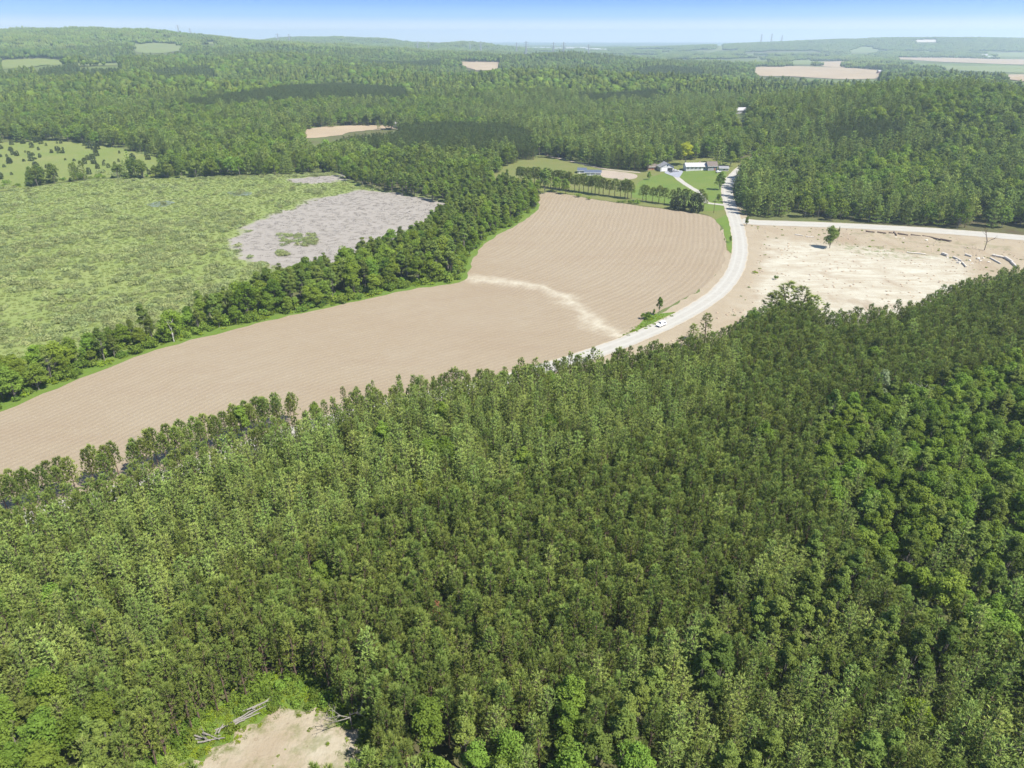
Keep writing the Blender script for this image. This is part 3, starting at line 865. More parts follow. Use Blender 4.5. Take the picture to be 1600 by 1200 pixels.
# ------------------------------------------------------------------ stands (stuff): points carrying instances
def scatter(name, x, y, kind, label, cat_, smin=.8, smax=1.15, sink=.1, seed=1, species=None):
    """kind: list of prototype families; species: index into kind for each point"""
    r = np.random.default_rng(seed)
    n = len(x)
    if n == 0: return None
    lib = bpy.data.collections.new(name + '_library')
    first = []; cnt = []; q = 0
    for kf in kind:
        first.append(q); cnt.append(len(PC[kf]))
        for p in PC[kf]:
            po = bpy.data.objects.new('%s_%03d' % (name, q), p.both); lib.objects.link(po); q += 1
    sp = np.zeros(n, int) if species is None else np.asarray(species, int)
    first = np.array(first); cnt = np.array(cnt)
    idx = first[sp] + (r.integers(0, 1000, n) % cnt[sp])
    me = bpy.data.meshes.new(name)
    me.vertices.add(n)
    me.vertices.foreach_set('co', np.stack([x, y, height(x, y) - sink], 1).astype(np.float32).ravel())
    sc = r.uniform(smin, smax, n); wd = sc * r.uniform(.88, 1.15, n)
    a = me.attributes.new('rz', 'FLOAT', 'POINT'); a.data.foreach_set('value', r.uniform(0, 6.283, n).astype(np.float32))
    a = me.attributes.new('sc', 'FLOAT_VECTOR', 'POINT'); a.data.foreach_set('vector', np.stack([wd, wd, sc], 1).astype(np.float32).ravel())
    a = me.attributes.new('pick', 'INT', 'POINT'); a.data.foreach_set('value', idx.astype(np.int32))
    o = obj(name, me)
    tag(o, label, cat_, kind='stuff')
    g = bpy.data.node_groups.new(name, 'GeometryNodeTree')
    g.interface.new_socket('Geometry', in_out='INPUT', socket_type='NodeSocketGeometry')
    g.interface.new_socket('Geometry', in_out='OUTPUT', socket_type='NodeSocketGeometry')
    gi = g.nodes.new('NodeGroupInput'); go = g.nodes.new('NodeGroupOutput')
    ip = g.nodes.new('GeometryNodeInstanceOnPoints'); ci = g.nodes.new('GeometryNodeCollectionInfo')
    ci.inputs['Collection'].default_value = lib
    ci.inputs['Separate Children'].default_value = True
    ci.inputs['Reset Children'].default_value = True
    def na(nm, dt):
        nd = g.nodes.new('GeometryNodeInputNamedAttribute'); nd.data_type = dt; nd.inputs['Name'].default_value = nm
        return nd.outputs[0]
    cx = g.nodes.new('ShaderNodeCombineXYZ')
    g.links.new(na('rz', 'FLOAT'), cx.inputs[2])
    g.links.new(gi.outputs[0], ip.inputs['Points'])
    g.links.new(ci.outputs[0], ip.inputs['Instance'])
    ip.inputs['Pick Instance'].default_value = True
    g.links.new(na('pick', 'INT'), ip.inputs['Instance Index'])
    g.links.new(cx.outputs[0], ip.inputs['Rotation'])
    g.links.new(na('sc', 'FLOAT_VECTOR'), ip.inputs['Scale'])
    g.links.new(ip.outputs[0], go.inputs[0])
    md = o.modifiers.new('scatter', 'NODES'); md.node_group = g
    return o

def plant(name, kind, x, y, label, cat_, group, smin=.85, smax=1.12, r=None, wide=(.9, 1.12), sink=.1, names=('crown', 'trunk')):
    """one tree, one thing: an Empty with crown and trunk"""
    r = r or rng
    p = PC[kind][int(r.integers(0, len(PC[kind])))]
    s = r.uniform(smin, smax); w = s * r.uniform(*wide)
    e = empty(name, (float(x), float(y), float(height(x, y)) - sink), r.uniform(0, 6.283), (w, w, s))
    tag(e, label, cat_, group)
    obj(names[0], p.crown, e); obj(names[1], p.trunk, e)
    return e

def grid(x0, x1, y0, y1, s, jit=.38, seed=3):
    r = np.random.default_rng(seed)
    xs = np.arange(x0, x1, s); ys_ = np.arange(y0, y1, s * .9)
    Xg, Yg = np.meshgrid(xs, ys_)
    Xg = Xg + (np.arange(len(ys_)) % 2)[:, None] * s / 2
    return (Xg + r.uniform(-jit, jit, Xg.shape) * s).ravel(), (Yg + r.uniform(-jit, jit, Xg.shape) * s).ravel()

def in_frame(x, y, top=14, m=60):
    z = height(x, y)
    a = project(x, y, z); b = project(x, y, z + top)
    ok = (a[2] > 5) & (np.maximum(a[0], b[0]) > -m) & (np.minimum(a[0], b[0]) < 1600 + m) & (b[1] < 1200 + m) & (a[1] > -m)
    return ok

# ---- near forest -------------------------------------------------------
PXZ = {  # species zones of the near forest by where the canopy stands
    'white': [[(-60, 850), (150, 775), (330, 712), (520, 640), (700, 600), (1000, 575), (1170, 520), (1120, 640), (940, 700), (800, 745), (580, 775), (450, 860), (300, 905), (240, 1000), (120, 1070), (-60, 1060)],
              [(1000, 1010), (1130, 900), (1240, 830), (1340, 860), (1400, 940), (1640, 985), (1640, 1240), (900, 1240), (960, 1120)]],
    'leaf': [[(1270, 640), (1420, 590), (1640, 540), (1640, 985), (1420, 945), (1350, 850), (1290, 760)],
             [(-60, 1035), (80, 1040), (180, 1090), (190, 1240), (-60, 1240)],
             [(640, 1105), (830, 1150), (1010, 1105), (1010, 1240), (640, 1240)],
             [(835, 1060), (900, 1050), (925, 1110), (850, 1130)]],
}
def species(x, y, r):
    px, py, _ = project(x, y, 11.0)
    k = np.zeros(len(x), int)                       # 0 red pine
    u = r.uniform(size=len(x))
    for P in PXZ['white']:
        m = inside(np.array(P, float), px, py)
        low = (py > 830) & (px > 800)
        k = np.where(m & (u < np.where(low, .55, .80)), 1, k)
        k = np.where(m & low & (u > .72), 3, k)
    for P in PXZ['leaf']:
        m = inside(np.array(P, float), px, py)
        k = np.where(m & (u < .70), 2, np.where(m & (u < .90), 3, np.where(m, 1, k)))
    k = np.where((k == 0) & (u > .985), 2, k)
    k = np.where((k == 0) & (u > .955), 1, k)
    return k

gx, gy = grid(-260, 420, 30, 420, 1.75, .42, seed=21)
ok = inside(NEARFOREST, gx, gy) & in_frame(gx, gy) & ~inside(CLEAR, gx, gy) & (dist_line(CLEAR, gx, gy, True) > 1.6)
hole = snoise(gx, gy, 5.5, .9) + .7 * snoise(gx, gy, 2.6, 3.1)
ok &= hole < 1.45
gx, gy = gx[ok], gy[ok]
r0 = np.random.default_rng(5)
ks = species(gx, gy, r0)
# broad crowns need more room than the close-set plantation pines
order = r0.permutation(len(gx))
keep = np.zeros(len(gx), bool)
cell = {}
SP = {0: 1.55, 1: 2.5, 2: 3.5, 3: 3.1}
for i_ in order:
    s = SP[int(ks[i_])]; c0 = (int(gx[i_] // 4), int(gy[i_] // 4)); good = True
    for a_ in (-1, 0, 1):
        for b_ in (-1, 0, 1):
            for j_ in cell.get((c0[0] + a_, c0[1] + b_), ()):
                if (gx[i_] - gx[j_]) ** 2 + (gy[i_] - gy[j_]) ** 2 < (.5 * (s + SP[int(ks[j_])])) ** 2:
                    good = False; break
    if good:
        keep[i_] = True; cell.setdefault(c0, []).append(i_)
gx, gy, ks = gx[keep], gy[keep], ks[keep]
# the special single trees stand in gaps of their own
SPECIAL = [('lime', (1404, 497), 'bright yellow-green broadleaf tree among the dark pines below the cleared lot', 'maple_tree', .9),
           ('silver', (1380, 590), 'tall silvery grey-green tree standing beside a half-bare tree above the leafy wood', 'poplar_tree', 1.0),
           ('white', (1177, 705), 'single pale white pine with tiered branches rising among dark pines', 'white_pine', 1.1),
           ('deadpine', (681, 915), 'small dead pine with rust-orange needles in the dense plantation', 'red_pine', .62),
           ('deadpine', (966, 950), 'very small dead pine with brown-orange needles half hidden in the plantation', 'red_pine', .5),
           ('lime', (1438, 1085), 'lone lime-green broadleaf tree among white pines at the forest corner', 'maple_tree', .8),
           ('lime', (655, 738), 'low bright green broadleaf crown tucked among the pale white pines', 'maple_tree', .72),
           ('white', (775, 1120), 'slim pale white pine rising beside bright broadleaf trees near the sandy clearing', 'white_pine', .95)]
spx = np.array([gp(p[0], p[1] + 8, 10.0)[:2] for _, p, *_ in SPECIAL])
for q in spx:
    far_ = np.hypot(gx - q[0], gy - q[1]) > 2.6
    gx, gy, ks = gx[far_], gy[far_], ks[far_]
for (k_, p_, lab, nm, s_), q in zip(SPECIAL, spx):
    plant(nm, k_, q[0], q[1], lab, 'tree', None, s_, s_ * 1.02)
NAMES = {0: ('red_pine', 'red', 'dark olive red pine', 'red pines'),
         1: ('white_pine', 'white', 'pale feathery white pine', 'white pines'),
         2: ('maple_tree', 'maple', 'rich green broadleaf tree with rounded crown', 'round broadleaf trees'),
         3: ('ash_tree', 'ash', 'olive green broadleaf tree with narrow crown', 'narrow broadleaf trees')}
REST = {0: ('red_pine_stand', 'dense stand of dark red pines filling the plantation toward the road', 'pine stand'),
        1: ('white_pine_stand', 'band of pale white pines along the road side of the forest', 'pine stand'),
        2: ('maple_stand', 'further rounded broadleaf trees of the near forest', 'leafy wood'),
        3: ('ash_stand', 'further narrow olive broadleaf trees of the near forest', 'leafy wood')}
def where(lab, grp, x, y):
    d1 = float(dist_line(CLEAR, np.array([x]), np.array([y]), True)[0])
    px, py, _ = project(x, y, 11.0)
    if d1 < 7: w_ = 'right beside the sandy clearing'
    elif any(inside(np.array(P, float), np.array([px]), np.array([py]))[0] for P in PXZ['leaf']): w_ = 'inside the broadleaf wood'
    elif any(inside(np.array(P, float), np.array([px]), np.array([py]))[0] for P in PXZ['white'][:1]): w_ = 'in the pale pine band along the road'
    elif any(inside(np.array(P, float), np.array([px]), np.array([py]))[0] for P in PXZ['white'][1:]): w_ = 'in the pale pines below the broadleaf wood'
    else: w_ = 'within the dark pine plantation'
    return lab + ' ' + w_, grp + ' ' + w_
SR = {0: (.82, 1.08), 1: (.82, 1.08), 2: (.78, 1.1), 3: (.8, 1.08)}
NS = {0: 150, 1: 270, 2: 150, 3: 100}
for k in range(4):
    m = ks == k
    x_, y_ = gx[m], gy[m]
    o_ = np.argsort(project(x_, y_, 10.0)[2])
    x_, y_ = x_[o_], y_[o_]
    nm, kd, lab, grp = NAMES[k]
    for a_, b_ in zip(x_[:NS[k]], y_[:NS[k]]):
        l2, g2 = where(lab, grp, a_, b_)
        plant(nm, kd, a_, b_, l2, 'tree', g2, *SR[k])
    rn, rl, rc = REST[k]
    scatter(rn, x_[NS[k]:], y_[NS[k]:], [kd], rl, rc, *SR[k], seed=40 + k)
print('near forest', len(gx), [int((ks == k).sum()) for k in range(4)])

# big dark white pines at the corner of the cleared lot
for (px, py, s) in [(1203, 500, 1.15), (1222, 492, 1.25), (1245, 494, 1.2), (1263, 500, 1.05), (1215, 507, 1.0)]:
    q = gp(px, py + 14)
    plant('white_pine', 'red', q[0], q[1], 'large dark pine with a broad crown at the edge of the cleared lot', 'tree', 'large pines at the lot edge', s, s * 1.05, wide=(2.3, 2.7))
# row of pines between the road and the field
ROWP = poly([(-150, 853), (0, 812), (75, 788), (150, 766), (230, 743), (320, 712), (412, 680), (455, 668)])
L_ = spline(ROWP, 2.6, closed=False)
for q in L_:
    for off in (0, 2.8):
        if rng.uniform() < .9:
            x_, y_ = q[0] + rng.normal() * .6, q[1] + off + rng.normal() * .6
            if in_frame(np.array([x_]), np.array([y_]))[0]:
                plant('red_pine', 'rowpine', x_, y_, 'slender red pine in the roadside row beside the ploughed field', 'tree', 'pines between road and field', .72, .9)
for (px, py, k_, s, lab) in [(383, 690, 'maple', .85, 'leafy green tree rising out of the roadside pine row'),
                             (495, 664, 'maple', .62, 'small round green tree on the road edge past the pine row')]:
    q = gp(px, py); plant('maple_tree', k_, q[0], q[1], lab, 'tree', None, s, s)
# sparse roadside pines past the row
for (px, py, s) in [(560, 640, .6), (585, 628, .55), (540, 645, .62), (437, 676, .7)]:
    q = gp(px, py); plant('red_pine', 'red', q[0], q[1], 'thin scrubby pine standing apart on the road verge past the pine row', 'tree', 'scrubby verge pines', s, s * 1.05)

# ---- treeline between marsh and field -------------------------------------
bx, by = grid(-330, 60, 150, 640, 5.6, seed=31)
ok = (inside(BELT, bx, by) | inside(BELT2, bx, by)) & in_frame(bx, by)
bx, by = bx[ok], by[ok]
bdf = dist_line(FIELD_EDGE, bx, by)
bu = rng.uniform(size=len(bx))
bpx = project(bx, by, 8.0)[0]
order = np.argsort(by)
nb_ = 0; bcount = {}
restx = []; resty = []
for i_ in order:
    thin = bpx[i_] < 330
    if thin and bu[i_] > .9: continue
    u = rng.uniform()
    if bdf[i_] < 7: k_, s0, s1 = ('bank', .5, .8)
    elif u < .26: k_, s0, s1 = ('poplar', .85, 1.12)
    elif u < .72: k_, s0, s1 = ('bank', .85, 1.15)
    else: k_, s0, s1 = ('ash', .72, 1.0)
    wd_ = (1.15, 1.45)
    if thin:
        k_, s0, s1, wd_ = ('bank', .50, .92, (1.2, 1.6)) if bu[i_] < .7 else ('poplar', .6, .95, (1.0, 1.3))
    nm, lab, grp = {'bank': ('maple_tree', 'bushy bright green tree in the marsh-to-field tree belt', 'bushy trees of the marsh belt'),
                    'poplar': ('poplar_tree', 'slim narrow-crowned poplar in the marsh-to-field tree belt', 'poplars of the marsh belt'),
                    'ash': ('ash_tree', 'olive green tree in the marsh-to-field tree belt', 'olive trees of the marsh belt')}[k_]
    nb_ += 1
    near_reed = float(dist_line(REED, np.array([bx[i_]]), np.array([by[i_]]), True)[0]) < 45
    lab += ' beside the grey reeds' if near_reed else ' away from the grey reeds'; grp += ' by the reeds' if near_reed else ' away from the reeds'
    if bcount.get(k_, 0) >= 120:
        restx.append((bx[i_], by[i_], {'bank': 0, 'poplar': 1, 'ash': 2}[k_])); continue
    bcount[k_] = bcount.get(k_, 0) + 1
    plant(nm, k_, bx[i_], by[i_], lab, 'tree', grp, s0, s1, wide=wd_)
restx = np.array(restx)
if len(restx): scatter('belt_trees', restx[:, 0], restx[:, 1], ['bank', 'poplar', 'ash'], 'further trees of the belt between marsh and ploughed field', 'trees', .7, 1.0, seed=53, species=restx[:, 2])
print('belt', nb_, bcount)
# bright bushes along the field side
BE = spline(FIELD_EDGE, 2.0, closed=False)
T = np.gradient(BE, axis=0); T /= np.linalg.norm(T, axis=1)[:, None]
Nn = np.stack([-T[:, 1], T[:, 0]], 1)
BE = np.repeat(BE, 3, 0); Nn = np.repeat(Nn, 3, 0)
off = rng.uniform(2.5, 16, len(BE))
hx = BE[:, 0] + Nn[:, 0] * off; hy = BE[:, 1] + Nn[:, 1] * off
scatter('edge_shrubs', hx, hy, ['shrub', 'herb'], 'bright green undergrowth along the foot of the marsh treeline', 'undergrowth', .8, 1.9, seed=51, species=rng.integers(0, 2, len(hx)))
FR = spline(poly([(-200, 300), (0, 297), (60, 288), (150, 279), (260, 277), (400, 273), (520, 270)]), 2.2, closed=False)
off = np.abs(rng.normal(size=len(FR))) * 9
scatter('marsh_edge_shrubs', FR[:, 0], FR[:, 1] + off + 1, ['shrub', 'willow', 'herb'], 'bushy fringe where the marsh meets the far slope', 'undergrowth', .9, 2.2, seed=54, species=rng.choice([0, 0, 1, 2], len(FR)))
# tree and bushes by the car
for (px, py, k_, s, nm, lab) in [(1029, 493, 'maple', .58, 'maple_tree', 'small leafy tree on the grassy road verge behind the white car'),
                                 (1021, 497, 'maple', .30, 'maple_tree', 'young bushy sapling between the verge tree and the low shrub'),
                                 (1010, 499, 'shrub', 1.5, 'green_shrub', 'low round shrub on the verge beside the small leafy tree')]:
    q = gp(px, py); plant(nm, k_, q[0], q[1], lab, 'tree' if nm != 'green_shrub' else 'shrub', None, s, s, wide=(.85, .95))
vx, vy = grid(20, 150, 200, 330, 1.6, seed=33)
vg = poly([(862, 571), (905, 556), (965, 530), (1002, 506), (1012, 494), (1063, 487), (1050, 495), (1016, 511), (955, 535), (900, 557)])
m = inside(vg, vx, vy)
scatter('verge_weeds', vx[m], vy[m], ['herb', 'sedge'], 'rough green weeds on the verge beside the white car', 'weeds', .35, .8, seed=52, species=rng.integers(0, 2, int(m.sum())))
# the single trees of the lot
for (px, py, k_, s, wd_, nm, lab) in [(1296, 388, 'upright', 1.0, (1.0, 1.02), 'cedar_tree', 'lone upright green tree standing on the pale cleared lot'),
                                (1307, 380, 'ash', .60, (.55, .6), 'ash_tree', 'thin brownish sapling beside the lone tree on the lot'),
                                (1166, 353, 'upright', .48, (.6, .65), 'cedar_tree', 'small upright tree at the corner where the two roads meet'),
                                (1212, 437, 'shrub', 1.1, (.6, .65), 'green_shrub', 'small weedy shrub on the left side of the pale lot'),
                                (1180, 427, 'herb', 1.4, (.9, .95), 'green_shrub', 'tiny dark weed clump on the brown strip beside the road bend')]:
    q = gp(px, py); plant(nm, k_, q[0], q[1], lab, 'tree' if 'tree' in nm else 'shrub', None, s, s, wide=wd_)
for (px, py, s) in [(1080, 545, .72), (1100, 535, .85)]:
    q = gp(px, py); plant('red_pine', 'red', q[0], q[1], 'pine standing apart on brown earth between road and forest', 'tree', 'pines apart by the road bend', s, s, wide=(1.7, 1.9))

# ---- marsh growth ---------------------------------------------------------
mx, my = grid(-420, 0, 180, 640, 2.9, seed=41)
ok = inside(MARSH, mx, my) & (reediness(mx, my) < rng.uniform(.15, .8, len(mx))) & in_frame(mx, my, 2)
mx, my = mx[ok], my[ok]
dens = snoise(mx, my, 26, .4) + .5 * snoise(mx, my, 9, 2.0)
pr = np.clip(.46 + .45 * dens, .03, .95) * (1 - .75 * sstep(380, 480, my))
pr = np.maximum(pr, .55 * sstep(545, 585, my))
u = rng.uniform(size=len(mx))
m = u < pr
scatter('marsh_willows', mx[m], my[m], ['willow'], 'grey-green willow scrub spreading across the marsh', 'scrub', .45, 1.5, seed=61)
m2 = ~m
scatter('marsh_sedge_tufts', mx[m2], my[m2], ['sedge'], 'yellow-green sedge tufts between the willow scrub of the marsh', 'sedge', .6, 1.1, seed=62)
rx_, ry_ = grid(-200, 20, 250, 640, 1.9, .5, seed=43)
m = inside(MARSH, rx_, ry_) & (reediness(rx_, ry_) > rng.uniform(.25, 2.2, len(rx_)))
scatter('dead_reeds', rx_[m], ry_[m], ['reed'], 'grey dead reeds covering the bare bay of the marsh', 'reeds', .45, 1.0, seed=63)
for (px, py, w, h) in [(466, 376, 30, 9), (492, 300, 12, 4), (160, 326, 15, 4), (296, 348, 14, 5), (440, 397, 8, 3), (404, 416, 12, 4)]:
    qs = [gp(px + rng.uniform(-w, w), py + rng.uniform(-h, h)) for _ in range(int(14 + w * 1.5))]
    q = np.array(qs)
    scatter('willow_island', q[:, 0], q[:, 1], ['willow'], {466: 'long island of green willow scrub in the grey reeds', 492: 'dark green scrub patch between the two grey reed beds', 160: 'dark green scrub patch in the open sedge',
            296: 'scrub patch in the sedge below the pond', 440: 'tiny scrub patch at the foot of the grey reeds', 404: 'scrub patch where grey reeds meet the willow scrub'}[px], 'scrub', .7, 1.2, seed=int(px))

# ---- meadow hill with junipers ----------------------------------------------
jx, jy = grid(-620, -180, 560, 900, 11, .5, seed=47)
m = inside(HILLGRASS, jx, jy) & (rng.uniform(size=len(jx)) < .42)
for a_, b_ in zip(jx[m], jy[m]):
    plant('juniper_tree', 'juniper', a_, b_, 'dark cone-shaped juniper on the grassy slope above the marsh', 'tree', 'junipers on the grassy slope', .4, 1.2, wide=(1.0, 1.5))

# ---- pine rows by the yard ---------------------------------------------------
for k_, (pts, nrow) in enumerate([([(812, 284), (845, 291), (880, 297), (930, 304), (985, 311)], 1), ([(1004, 315), (1040, 319), (1075, 324), (1098, 327)], 1)]):
    L_ = spline(poly(pts), 3.3, closed=False)
    for q in L_:
        for b_ in range(nrow):
            plant('red_pine', 'rowpine', q[0] + rng.normal() * .5, q[1] + b_ * 5 + rng.normal() * .5,
                  ['tall pine with bare lower stem in the long row by the paddock', 'pine in the short row between field and driveway'][k_], 'tree',
                  ['pines of the long row', 'pines of the short row'][k_], .85 - .1 * k_, 1.05 - .1 * k_, wide=(1.35, 1.65))
for (px, py) in [(1060, 327), (1086, 331)]:
    q = gp(px, py); plant('spruce_tree', 'juniper', q[0], q[1], 'dark broad evergreen with branches to the ground at the end of the short pine row', 'tree', 'evergreens at the row end', 2.0, 2.2, wide=(1.3, 1.5))
for (px, py, s) in [(903, 308, 1.5), (920, 312, 1.0), (975, 317, 1.0), (985, 318, 1.3), (994, 319, 1.6), (967, 317, .9), (862, 300, .9)]:
    q = gp(px, py); plant('green_shrub', 'shrub', q[0], q[1], 'low shrub on the grass strip along the far field edge', 'shrub', 'shrubs along the far field edge', s, s)
for (px, py, k_, s, lab) in [(1070, 258, 'yellow', 1.5, 'glowing yellow-green tree behind the white house'), (1124, 297, 'bank', 1.05, 'dense dark tree on the lawn near the road'),
                             (1122, 316, 'bank', .45, 'small round bush-like tree at the lawn corner by the driveway mouth'), (1014, 281, 'bank', .55, 'small round tree beside the sandy paddock'),
                             (1141, 379, 'bank', .3, 'tiny tree on the grass verge at the field corner'), (1086, 250, 'maple', 1.05, 'green tree beside the yellow one behind the white house')]:
    q = gp(px, py); plant('maple_tree', k_, q[0], q[1], lab, 'tree', None, s, s)

for (px, py, s, k_) in [(1030, 263, 1.2, 'white_mid'), (1012, 268, 1.0, 'maple_mid'), (1128, 259, 1.0, 'white_mid'), (1120, 254, 1.1, 'white_mid'), (1000, 264, 1.1, 'white_mid'), (1141, 260, .8, 'maple_mid'), (1020, 262, 1.2, 'red_mid')]:
    q = gp(px, py); plant({'white_mid': 'white_pine', 'maple_mid': 'maple_tree', 'red_mid': 'red_pine'}[k_], k_, q[0], q[1], {'white_mid': 'tall pine standing close behind the farmstead buildings', 'maple_mid': 'round leafy tree between the farmstead buildings', 'red_mid': 'dark pine behind the garage and shed'}[k_], 'tree', 'farmstead trees ' + k_[:5], s, s)

# ---- woods beyond: middle distance and far -----------------------------------
DARKPINE = [poly([(528, 243), (520, 222), (560, 214), (700, 207), (800, 212), (826, 225), (832, 250), (760, 254), (660, 252)]),
            poly([(250, 178), (420, 150), (520, 140), (640, 150), (640, 165), (480, 168), (330, 180)]),
            poly([(900, 162), (1020, 152), (1040, 165), (920, 174)]), poly([(1260, 225), (1350, 205), (1420, 215), (1400, 240), (1300, 250)]),
            poly([(60, 112), (190, 108), (190, 130), (60, 132)]), poly([(560, 100), (690, 98), (690, 108), (580, 110)]), poly([(230, 120), (330, 112), (340, 128), (250, 136)]), poly([(980, 118), (1090, 112), (1100, 126), (1000, 132)])]
OPEN = DARKPINE + [FIELD, MARSH, BELT, BELT2, LOT, YARD, MIDTAN, NEARFOREST] + [p for _, _, p in FARP]
HOUSEGAP = poly([(1160, 180), (1150, 168), (1168, 168), (1185, 180)])

YT = gp(1070, 257)
def open_mask(x, y, pad):
    m = np.zeros(len(x), bool)
    for P in OPEN:
        m |= inside(P, x, y)
    lo = 700
    m |= (dist_line(ROAD, x, y) < 7) & (y < lo)
    m |= (dist_line(CROSS, x, y) < 10)
    m |= (dist_line(FIELD, x, y, True) < 16) & (x > 40)
    m |= (dist_line(ROAD, x, y) < 20) & (x < 134)& (y < 520) & (y > 330)
    m |= np.hypot(x - YT[0], y - YT[1]) < 9
    m |= (y < 404) & (x > 110)          # ground this side of the side road
    m |= (y < 500) & (x < 110) & (x > -420)
    return m

def clear_view(x, y, top):
    m = np.ones(len(x), bool); z0 = height(x, y)
    for k_ in (.45, .75, 1.05, 1.4):
        px, py, _ = project(x, y, z0 + top * k_)
        for _, _, pts in FAR: m &= ~inside(np.array(pts, float), px, py)
        m &= ~inside(np.array([(474, 203), (530, 196), (622, 195), (626, 201), (560, 206), (528, 213), (476, 217)], float), px, py)
        m &= ~inside(np.array([(1148, 168), (1170, 167), (1172, 178), (1150, 178)], float), px, py)
    return m
# what of the terrain is seen from here: running horizon along each bearing
azb = np.linspace(-.80, .80, 320); dd = 300 * (9000 / 300) ** np.linspace(0, 1, 260)
AZ, DD = np.meshgrid(azb, dd, indexing='ij')
EL = (height(DD * np.sin(AZ), DD * np.cos(AZ)) + 6 - CAM_H) / DD
HOR = np.maximum.accumulate(EL, 1)
def seen(x, y, top):
    d = np.hypot(x, y); az = np.arctan2(x, y)
    i = np.clip(np.round((az + .80) / 1.6 * 319).astype(int), 0, 319)
    k = np.clip((np.log(d / 300) / math.log(30) * 259).astype(int) - 3, 0, 259)
    return (height(x, y) + top + 4 - CAM_H) / d > HOR[i, k] - .002

def zone_noise(x, y):
    return snoise(x, y, 95, .7) + .6 * snoise(x, y, 40, 2.9)

for k_, P in enumerate(DARKPINE):
    lo, hi = P.min(0), P.max(0); dn = np.hypot(*P.mean(0))
    x_, y_ = grid(lo[0], hi[0], lo[1], hi[1], 3.7 if dn < 1150 else 6.0, .35, seed=140 + k_)
    ed_ = .03 * dn
    m = (sdist(P, x_, y_) + .25 * ed_ * snoise(x_, y_, ed_, .6) < 0) & in_frame(x_, y_, 16, 30); x_, y_ = x_[m], y_[m]
    m = seen(x_, y_, 15) & clear_view(x_, y_, 11); x_, y_ = x_[m], y_[m]
    scatter('conifer_plantation', x_, y_, ['spruce_mid' if dn < 1150 else 'spruce_far'], ['smooth dark conifer plantation behind the meadow and pine row', 'long dark plantation strip on the wooded slope beyond the marsh', 'dark plantation strip in the woods beyond the farmstead',
        'dark conifer patch on the wooded hill beyond the side road', 'dark conifer block below the far green field', 'dark conifer block beside the small tan field', 'dark conifer block on the ridge slope below the pylons', 'dark conifer block below the wide tan field'][k_], 'plantation', .85, 1.08, seed=150 + k_)
# 420 - 1150 m
def stand(x0, x1, y0, y1, s, seed, d0, d1, top, tv, m_):
    x, y = grid(x0, x1, y0, y1, s, .46, seed=seed)
    d = np.hypot(x, y); m = (d >= d0) & (d < d1) & in_frame(x, y, top, m_); x, y = x[m], y[m]
    m = ~open_mask(x, y, 2) & ~inside(HILLGRASS, x, y); x, y = x[m], y[m]
    m = seen(x, y, top) & clear_view(x, y, tv)
    return x[m], y[m]
def pine_share(x, y, s1, s2, base):
    p = base + .62 * snoise(x, y, s1, .7) + .3 * snoise(x, y, s2, 2.9)
    for P in DARKPINE: p = np.where(inside(P, x, y), 2.0, p)
    return np.clip(p, .05, .97)
def base_mid(x, y):
    return np.where((x > -40) & (y > 560) & (x < 330), .62, np.where(x > 60, .36, .12))
ax_, ay_ = stand(-1000, 1000, 395, 1150, 5.3, 71, 300, 1150, 16, 13, 40)
m = rng.uniform(size=len(ax_)) < pine_share(ax_, ay_, 60, 25, base_mid(ax_, ay_)); ax_, ay_ = ax_[m], ay_[m]
lx_, ly_ = stand(-1000, 1000, 395, 1150, 7.2, 72, 300, 1150, 16, 13, 40)
m = rng.uniform(size=len(lx_)) > pine_share(lx_, ly_, 60, 25, base_mid(lx_, ly_)); lx_, ly_ = lx_[m], ly_[m]
dk = np.zeros(len(ax_), bool)
for P in DARKPINE: dk |= inside(P, ax_, ay_)
kp = np.where(dk | (rng.uniform(size=len(ax_)) < .38 + .3 * snoise(ax_, ay_, 45, 1.9)), 0, 1)
n1 = snoise(lx_, ly_, 55, 4.4) + .35 * rng.normal(size=len(lx_))
kl = np.where(n1 > .32, 4, np.where(n1 > -.25, 2, 3))
gx = np.concatenate([ax_, lx_]); gy = np.concatenate([ay_, ly_]); k = np.concatenate([kp, kl])
m = ~((gx < -120) & (np.hypot(gx, gy) > 640) & (snoise(gx, gy, 33, 6.1) + .4 * snoise(gx, gy, 12, .3) > .95)); gx, gy, k = gx[m], gy[m], k[m]
print('mid woods', len(gx))
# the trees along the near edge stand as single things
edge = np.argsort(project(gx, gy, 8.0)[2])
MID = {0: ('red_pine', 'red_mid', 'dark pine on the wooded edge beyond the side road and yard', 'dark pines of the far wood edge'),
       1: ('white_pine', 'white_mid', 'pale tiered pine on the wooded edge beyond the side road and marsh', 'pale pines of the far wood edge'),
       2: ('maple_tree', 'maple_mid', 'round green tree on the wooded edge beyond the side road and marsh', 'round trees of the far wood edge'),
       3: ('ash_tree', 'ash_mid', 'olive green tree on the wooded edge beyond the side road and marsh', 'olive trees of the far wood edge')}
single = np.zeros(len(gx), bool)
count = {0: 0, 1: 0, 2: 0, 3: 0}
for i_ in edge:
    kk = int(k[i_])
    if kk > 3: continue
    if count[kk] < (20, 20, 12, 60)[kk] and gx[i_] > 60:
        nm, kd, lab, grp = MID[kk]
        plant(nm, kd, gx[i_], gy[i_], lab, 'tree', grp, .75, 1.2)
        single[i_] = True; count[kk] += 1
m = ~single
scatter('hill_woods', gx[m], gy[m], ['red_mid', 'white_mid', 'maple_mid', 'ash_mid', 'bright_mid'], 'mixed pine and broadleaf woods on the hills behind marsh and house', 'woods', .7, 1.25, seed=72, species=k[m])
